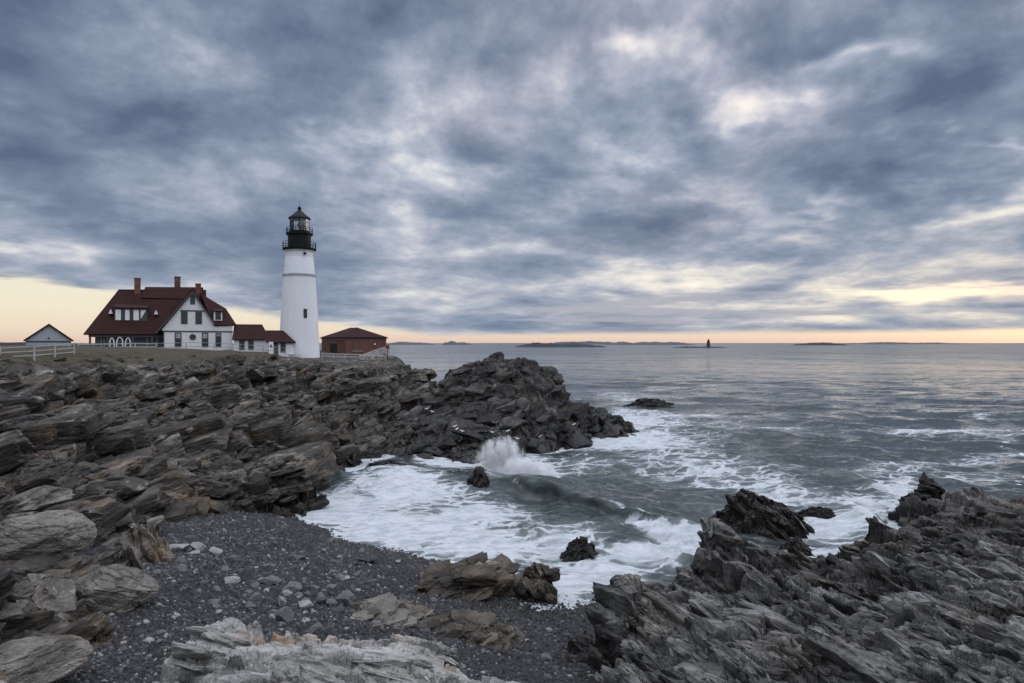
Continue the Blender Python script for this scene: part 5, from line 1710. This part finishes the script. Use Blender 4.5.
x, y = on_sea(938, 528)
crag('sea_rock', x, y + 1.3, 1.75, 1.5, 2.85, M_WET, FR_SLAB, 361, 'tall dark crest rock at the seaward end of the right hand slabs', rot=-12, sharp=2.0, peak=(-0.2, 0), slabs=dict(count=30, size=((0.30, 0.70), (0.16, 0.32), (0.07, 0.14)), zlim=(0.2, 9), jitter=12, sink=0.16, dscale=(40, 1, 1), chip=0.45))
x, y, z = PX(722, 560, 30.2)
crag('rock_outcrop', x, y + 0.3, 1.55, 1.15, 4.0, M_SLAB, FR_SLAB, 365, 'tallest steep grey block rising above the cove at the middle of the near slabs', rot=-40, sharp=1.9, peak=(-0.2, 0.1), z0=0.2, slabs=dict(count=24, size=((0.40, 0.90), (0.2, 0.4), (0.08, 0.16)), zlim=(0.8, 9), jitter=7, sink=0.16, dscale=(40, 1, 1), chip=0.45))

x, y = on_sea(301, 513)
crag('rock_outcrop', x - 1.7, y + 1.7, 2.1, 2.0, 3.1, M_HEAD, FR_HEAD, 371, 'squared dark end block of the shore ledge standing over the foam', rot=12, sharp=5.0, fall=0.9, slabs=dict(count=40, size=((0.40, 1.00), (0.25, 0.5), (0.1, 0.2)), zlim=(0.8, 9), jitter=7, sink=0.2, dscale=(40, 1, 1), chip=0.5))

x, y, z = PX(632, 640, 23.6)
crag('rock_outcrop', x, y + 0.4, 1.25, 1.5, 3.55, M_SLAB, FR_SLAB, 377, 'fluted grey rock stack of upright plates at the right edge of the beach', rot=-20, sharp=2.8, peak=(-0.1, 0.1), z0=0.1, slabs=dict(count=40, size=((0.35, 0.80), (0.22, 0.45), (0.07, 0.14)), zlim=(0.8, 9), jitter=7, sink=0.2, dscale=(40, 1, 1), chip=0.45))

# brown ledges between the two beaches
x, y, z = on_beach(474, 590)
crag('rock_outcrop', x, y + 0.4, 2.3, 1.6, z + 0.95, M_BROWN, FR_HEAD, 331, 'brown flat topped ledge block in the middle of the pebble beach', rot=8, sharp=5.0, z0=z - 1.2, cat='rock', fall=0.9, slabs=dict(count=70, size=((0.35, 0.90), (0.25, 0.50), (0.10, 0.22)), zlim=(0.50, 9), jitter=8, sink=0.2, dscale=(40, 1, 1), chip=0.45))
x, y, z = on_beach(535, 597)
crag('rock_outcrop', x, y + 0.3, 1.2, 1.0, z + 1.35, M_BROWN, FR_SLAB, 335, 'brown jagged rock with upright points at the water edge', rot=-12, sharp=1.6, z0=-0.6, humps=[(0.45, 0.1, 0.3, 0.55)], slabs=dict(count=40, size=((0.25, 0.60), (0.20, 0.40), (0.07, 0.16)), zlim=(0.30, 9), jitter=12, sink=0.2, dscale=(40, 1, 1), chip=0.45))
x, y, z = on_beach(468, 632)
crag('rock_outcrop', x, y, 2.9, 2.0, z + 0.35, M_BROWN, FR_HEAD, 339, 'flat brown slab running down the beach below the ledge block', rot=-38, sharp=3.0, z0=z - 1.0, fall=1.2, slabs=dict(count=90, size=((0.20, 0.55), (0.14, 0.34), (0.07, 0.15)), zlim=(0.30, 9), jitter=12, sink=0.2, dscale=(40, 1, 1), chip=0.45))
x, y, z = on_beach(385, 618)
crag('rock_outcrop', x, y, 2.8, 2.2, z + 0.25, M_TAN, FR_HEAD, 343, 'low pale grey bedrock patch among the pebbles left of the brown slab', rot=-20, sharp=3.0, z0=z - 1.0, fall=1.1, slabs=dict(count=60, size=((0.30, 0.90), (0.25, 0.50), (0.05, 0.10)), zlim=(0.50, 9), jitter=6, sink=0.2, dscale=(40, 1, 1), chip=0.45))

# big angular blocks on the left of the beach
x, y, z = on_beach(102, 614)
rock('boulder', (x, y + 0.7, z + 0.55), (1.35, 1.0, 1.15), M_TAN, 402, 'big split grey slab boulder with a dark underside at the left of the beach', rz=12, sub=6, cuts=14, rough=0.05, bed=0.07, tilt=(-12, 10), depth=0.62)
x, y, z = on_beach(132, 566)
crag('rock_outcrop', x, y + 1.0, 1.9, 1.3, z + 1.9, M_TAN, FR_SLAB, 347, 'jagged tan rock with a dark cleft above the left of the beach', rot=25, sharp=1.5, z0=z - 1.2, humps=[(0.5, 0.2, 0.35, 0.7)], fall=1.3, slabs=dict(count=45, size=((0.30, 0.80), (0.20, 0.50), (0.08, 0.20)), zlim=(1.50, 9), jitter=12, sink=0.2, dscale=(40, 1, 1), chip=0.45))
x, y, z = PX(18, 566, 27.5)
rock('boulder', (x, y + 0.6, z + 0.75), (2.0, 1.3, 1.1), M_TAN, 412, 'smooth pale tan rock hump at the far left edge', rz=8, sub=6, cuts=12, rough=0.05, bed=0.05, tilt=(4, -6), depth=0.66)
x, y, z = PX(28, 612, 23.5)
crag('rock_outcrop', x, y + 0.7, 2.0, 1.3, z + 1.6, M_TAN, FR_SLAB, 355, 'rusty tan layered rock below the pale hump at far left', rot=-10, sharp=1.8, z0=z - 1.8, fall=1.2, slabs=dict(count=40, size=((0.30, 0.80), (0.20, 0.50), (0.08, 0.20)), zlim=(1.50, 9), jitter=10, sink=0.2, dscale=(40, 1, 1), chip=0.45))
x, y, z = PX(20, 668, 18.0)
rock('boulder', (x, y, z + 0.1), (1.3, 0.8, 0.55), M_TAN, 411, 'rounded pale rock in the bottom left corner of the beach', rz=30, sub=6, cuts=9, bed=0.05)

# single stones one can point to (px, py of the foot, width px, height px)
STONES = [
    ('wide flat pale stone nearest the left rocks', 175, 551, 24, 8, 'pale'), ('upright light tan stone behind the flat pale one', 197, 551, 13, 13, 'pale'), ('light grey rounded stone right of the tan one', 214, 555, 16, 9, 'pale'),
    ('pale oblong stone alone below the light grey stone', 229, 584, 18, 10, 'pale'), ('square grey block stone leaning on the stones mid beach', 284, 623, 16, 17, 'grey'), ('tilted angular grey block behind the pale ledge', 313, 641, 20, 20, 'grey'),
    ('largest grey pyramid stone on the open beach', 345, 605, 24, 16, 'grey'), ('pale grey stone above the square block', 304, 607, 17, 9, 'pale'), ('grey stone beside the pale grey stone', 320, 601, 16, 9, 'grey'),
    ('flat grey stone at the head of the stone cluster', 268, 584, 26, 8, 'grey'), ('blue grey stone left in the cluster', 255, 607, 17, 15, 'grey'), ('long grey stone lying in the cluster', 289, 592, 22, 9, 'grey'),
    ('small bright stone in the cluster', 281, 606, 10, 11, 'pale'), ('flat dark stone near the waterline', 367, 562, 20, 8, 'dark'), ('dark stone washed by foam below the breaker', 455, 549, 14, 6, 'dark'),
    ('flat pale stone low on the left of the beach', 25, 648, 22, 5, 'pale'), ('grey stone near the cluster top right', 304, 588, 9, 9, 'grey'), ('small upright stone under the shore ledge', 273, 547, 7, 9, 'grey'),
    ('dull grey stone below the shore ledge', 297, 561, 15, 7, 'grey'), ('grey stone by the flat bedrock patch', 338, 581, 14, 7, 'grey')]
M_STONES = {'pale': paint('pale_stone', (0.25, 0.248, 0.24), 0.8, 0.3, 3.0), 'grey': paint('grey_stone', (0.105, 0.107, 0.11), 0.8, 0.35, 3.0), 'dark': paint('dark_stone', (0.035, 0.036, 0.04), 0.5, 0.3, 3.0)}
for i, (lab, px, py, wp, hp, kind) in enumerate(STONES):
    x, y, z = on_beach(px, py)
    w = 0.88 * wp / FPX * y / 2; hh = 0.8 * hp / FPX * y / 2
    rock('beach_stone', (x, y + w * 0.4, z + hh * 0.75), (w * 1.05, w * 0.85, hh * 1.15), M_STONES[kind], 500 + i, lab, 'stone', rz=(i * 53) % 180, sub=5, cuts=7, rough=0.06, bed=0.08, depth=0.55)
rng = random.Random(17)
protos = []
for j in range(6):
    P, Fc, tone = stone_data(600 + j, 3, 9, (1, 0.85, 0.62), 0.05, 0.0, 0.66)
    me_o = raw_mesh('loose_stone', P, Fc, None, None)
    protos.append(me_o.data); bpy.data.objects.remove(me_o)
n = 0
while n < 110:
    cl = rng.random() < 0.5
    px = rng.gauss(305, 45) if cl else rng.uniform(60, 585)
    py = rng.gauss(592, 20) if cl else rng.uniform(520, 680)
    x, y, z = on_beach(px, py)
    if z < 0.15 or y > 48 or (px > 175 and py > 640 and px < 450):
        continue
    kind = rng.choice(['grey', 'grey', 'pale', 'dark'])
    me = protos[n % 6].copy(); me.materials.append(M_STONES[kind])
    o = link('loose_stone', me)
    s = 0.10 + 0.16 * rng.random() ** 2
    o.scale = (s, s, s); o.location = (x, y, z + s * 0.25); o.rotation_euler = (rng.uniform(-.3, .3), rng.uniform(-.3, .3), rng.uniform(0, 6.28))
    tag(o, 'small loose stone lying on the dark pebble beach', 'stone', 'small loose stones on the beach')
    n += 1


# ------------------------------------------------------------------ far land
def far_land(name, x0, x1, d, hgt, seed, label, mat, depth=120.0, prof=None):
    n, mrows = 90, 14
    xs = np.linspace(x0, x1, n); vs = np.linspace(-1, 1, mrows)
    U, V = np.meshgrid(np.linspace(-1, 1, n), vs)
    X = np.tile(xs, (mrows, 1)).astype(F32); Y = (d + V * depth).astype(F32)
    ends = np.clip(1 - np.abs(U) ** 4, 0, 1) * np.sqrt(np.clip(1 - V ** 2, 0, 1))
    Z = hgt * ends * (0.62 + 0.38 * fbm(U * 3.1 + seed, V * 1.3, None, seed, 3)) + hgt * 0.16 * ends * fbm(U * 26, V * 4, None, seed + 4, 3) - 0.3
    o = grid_mesh(name, X - F32((x0 + x1) / 2), Y - F32(d), Z, mat)
    o.location = ((x0 + x1) / 2, d, 0)
    o['kind'] = 'structure'
    if label:
        o['label'] = label
    return o


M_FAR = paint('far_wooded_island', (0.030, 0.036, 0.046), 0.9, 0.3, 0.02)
M_FAR2 = paint('farther_island', (0.075, 0.09, 0.115), 0.9, 0.2, 0.01)  # paler, bluer than the nearer islands: haze of distance put into the colour
FX = lambda px, d: (px - 512) / FPX * d
far_land('island', FX(514, 2000), FX(606, 2000), 2000, 16.6, 3, None, M_FAR, 60)
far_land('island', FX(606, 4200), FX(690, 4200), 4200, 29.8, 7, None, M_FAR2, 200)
far_land('island', FX(672, 1700), FX(727, 1700), 1700, 5.6, 9, None, M_FAR, 40)
far_land('island', FX(796, 3600), FX(842, 3600), 3600, 19.2, 12, None, M_FAR, 100)
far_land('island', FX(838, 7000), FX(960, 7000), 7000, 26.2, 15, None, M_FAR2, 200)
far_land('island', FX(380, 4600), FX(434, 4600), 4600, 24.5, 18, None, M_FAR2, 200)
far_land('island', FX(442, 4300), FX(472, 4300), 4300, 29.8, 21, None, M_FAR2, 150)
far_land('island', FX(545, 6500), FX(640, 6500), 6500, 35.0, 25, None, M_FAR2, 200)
far_land('hills', FX(-60, 700), FX(90, 700), 700, 20.5, 31, None, M_FAR, 150)


def far_light():
    D = 1690.0
    s = D / FPX
    h = empty('ledge_lighthouse', ((708.5 - 512) * s, D, 2.0), 'tiny dark lighthouse on a low ledge far out at sea', 'lighthouse')
    gran = paint('dark_granite', (0.05, 0.05, 0.055), 0.8)
    MB().lathe([(5.2, -1.5), (5.0, 0.5), (4.2, 7), (3.6, 13.5)], 16).build('tower', gran, h, True)
    MB().lathe([(4.6, 13.5), (4.6, 14.3), (2.3, 14.35), (2.3, 17.0), (2.7, 17.1), (0.4, 19.5), (0.3, 20.6)], 16).build('lantern', M_BLACK, h, True)
    MB().box(-14, -5.5, -1, 1, -1.5, 0.8).build('landing_pier', gran, h)


far_light()


# ------------------------------------------------------------------ gulls on the promontory
def gull(px, py, d, rz, label):
    x, y, z = PX(px, py, d)
    bm = bmesh.new()
    # one closed body: tail, rump, breast, neck, head, bill along x
    ring = [(-0.34, 0.16, 0.012, 0.01), (-0.22, 0.17, 0.05, 0.035), (-0.08, 0.17, 0.085, 0.08), (0.05, 0.18, 0.085, 0.09), (0.13, 0.22, 0.06, 0.07), (0.17, 0.28, 0.04, 0.045), (0.205, 0.32, 0.042, 0.042), (0.25, 0.315, 0.022, 0.022), (0.31, 0.30, 0.006, 0.008)]
    R_ = []
    for (cx, cz, ry, rz_) in ring:
        R_.append([bm.verts.new((cx, ry * math.cos(2 * math.pi * i / 10), cz + rz_ * math.sin(2 * math.pi * i / 10))) for i in range(10)])
    for a, b in zip(R_, R_[1:]):
        for i in range(10):
            bm.faces.new((a[i], a[(i + 1) % 10], b[(i + 1) % 10], b[i]))
    bm.faces.new(R_[0][::-1]); bm.faces.new(R_[-1])
    for s in (-1, 1):
        r = bmesh.ops.create_cone(bm, segments=5, radius1=0.012, radius2=0.01, depth=0.14, cap_ends=True)
        for v in r['verts']:
            v.co += Vector((0.0, s * 0.035, 0.05))
    bmesh.ops.recalc_face_normals(bm, faces=bm.faces)
    me = bpy.data.meshes.new('gull'); bm.to_mesh(me); bm.free()
    me.materials.append(M_GULL)
    o = link('gull', me); o.location = (x, y, z); o.rotation_euler = (0, 0, rz); o.scale = (0.95, 0.95, 0.95)
    return tag(o, label, 'bird', 'gulls resting on the dark promontory')


M_GULL = paint('gull_feathers', (0.66, 0.66, 0.66), 0.7, 0.15, 6.0)

from mathutils.bvhtree import BVHTree
_bvh = BVHTree.FromObject(bpy.data.objects['promontory'], bpy.context.evaluated_depsgraph_get())
for px, py, rz, lab in ((427, 416, 0.3, None), (432, 414, 2.8, None), (455, 429, 0.2, None), (457, 435, 1.0, None), (462, 437, 3.3, None), (508, 433, 0.1, None), (517, 441, 2.9, None), (541, 436, 0.4, None), (492, 441, 3.0, None), (574, 426, 0.5, None)):
    o_ = Vector((0, 0, CAM_H)); d_ = Vector(((px - 512) / FPX, 1, -(py - 343) / FPX)).normalized()
    hit = _bvh.ray_cast(o_, d_)
    if hit[0] is None:
        continue
    q = hit[0] + d_ * 0.12
    dn = _bvh.ray_cast(q + Vector((0, 0, 1.5)), Vector((0, 0, -1)))
    q = dn[0] if dn[0] is not None else q
    g_ = gull(0, 0, 1, rz, 'white gull resting on the dark rocks of the promontory')
    g_.location = q


# ------------------------------------------------------------------ spray thrown up where the swell meets the rock
def spray(name, loc, size, seed, dens, label, lean=0.0):
    bm = bmesh.new()
    bmesh.ops.create_icosphere(bm, subdivisions=4, radius=1.0)
    me = bpy.data.meshes.new(name); bm.to_mesh(me); bm.free()
    o = link(name, me)
    o.location = loc; o.scale = size; o.rotation_euler = (0, R(lean), 0)
    m = bpy.data.materials.new(name); m.use_nodes = True
    k = NT(m.node_tree)
    tc = k.n('ShaderNodeTexCoord').outputs['Object']
    p = k.v('ADD', k.v('MULTIPLY', tc, (size[0], size[1], size[2])), (seed * 3.1, 0, 0))
    w = k.v('ADD', p, k.v('SCALE', k.v('SUBTRACT', k.noise(p, 0.9, 3, 0.5, col=True), (0.5, 0.5, 0.5)), s=1.1))
    n = k.noise(k.v('MULTIPLY', w, (1.0, 1.0, 0.55)), 1.9, 9, 0.74)
    r = k.v('LENGTH', tc)
    z = k.sep(tc)[2]
    body = k.m('SUBTRACT', 1.0, k.m('MULTIPLY', r, k.m('ADD', 0.92, k.m('MULTIPLY', z, 0.12))))
    f = k.m('ADD', k.m('MULTIPLY', body, 1.25), k.m('MULTIPLY', k.m('SUBTRACT', n, 0.5), 3.8))
    d = k.m('MULTIPLY', k.sm(f, 0.25, 1.1), k.sm(r, 0.72, 0.98, dens, 0.0))
    v = k.n('ShaderNodeVolumePrincipled')
    v.inputs['Color'].default_value = (0.97, 0.98, 1.0, 1)
    k.t.links.new(d, v.inputs['Density'])
    out = k.n('ShaderNodeOutputMaterial'); k.t.links.new(v.outputs[0], out.inputs['Volume'])
    me.materials.append(m)
    tag(o, label, None, None, 'stuff')
    return o


x, y, z = PX(500, 472, 63.5)
spray('spray', (x, y, 1.5), (2.7, 1.4, 2.3), 1, 4.0, 'white plume of spray bursting over the foot of the promontory', -18)
x, y, z = PX(520, 475, 62.0)
spray('spray', (x + 0.6, y, 0.7), (3.4, 1.6, 1.1), 2, 3.0, 'low white spray drifting right of the plume', 6)
x, y = on_sea(672, 540)
spray('spray', (x, y, 0.5), (2.3, 0.9, 0.55), 3, 1.0, 'mist over the broken end of the wave', 0)
x, y = on_sea(905, 512)
spray('spray', (x, y, 0.9), (1.1, 0.7, 1.3), 4, 1.6, 'thin spray against the far right rock', 0)


def drops():
    """beads of water thrown out round the plume"""
    rng = np.random.RandomState(3)
    V, Fc = BALL[2]
    ico = np.array([[0, 0, 1], [.9, 0, -.3], [-.45, .8, -.3], [-.45, -.8, -.3]], F32)
    ti = np.array([[0, 1, 2], [0, 2, 3], [0, 3, 1], [1, 3, 2]])
    vs, fs = [], []
    x, y, z = PX(500, 478, 63.0)
    for i in range(900):
        a = rng.normal(); r = abs(rng.normal())
        p = np.array((x + a * 1.5 - 0.35, y + rng.normal() * 0.8, 0.3 + r * 1.7 * math.exp(-a * a * 0.4)))
        s = 0.018 + 0.03 * rng.rand() ** 2
        vs.append(ico * s * (1 + 0.4 * rng.rand(3)) + p); fs.append(ti + 4 * i)
    o = raw_mesh('spray_drops', np.concatenate(vs).astype(F32), np.concatenate(fs), paint('water_drops', (0.75, 0.78, 0.8), 0.4, 0.05))
    tag(o, 'fine drops flung up round the white plume', None, None, 'stuff')


drops()
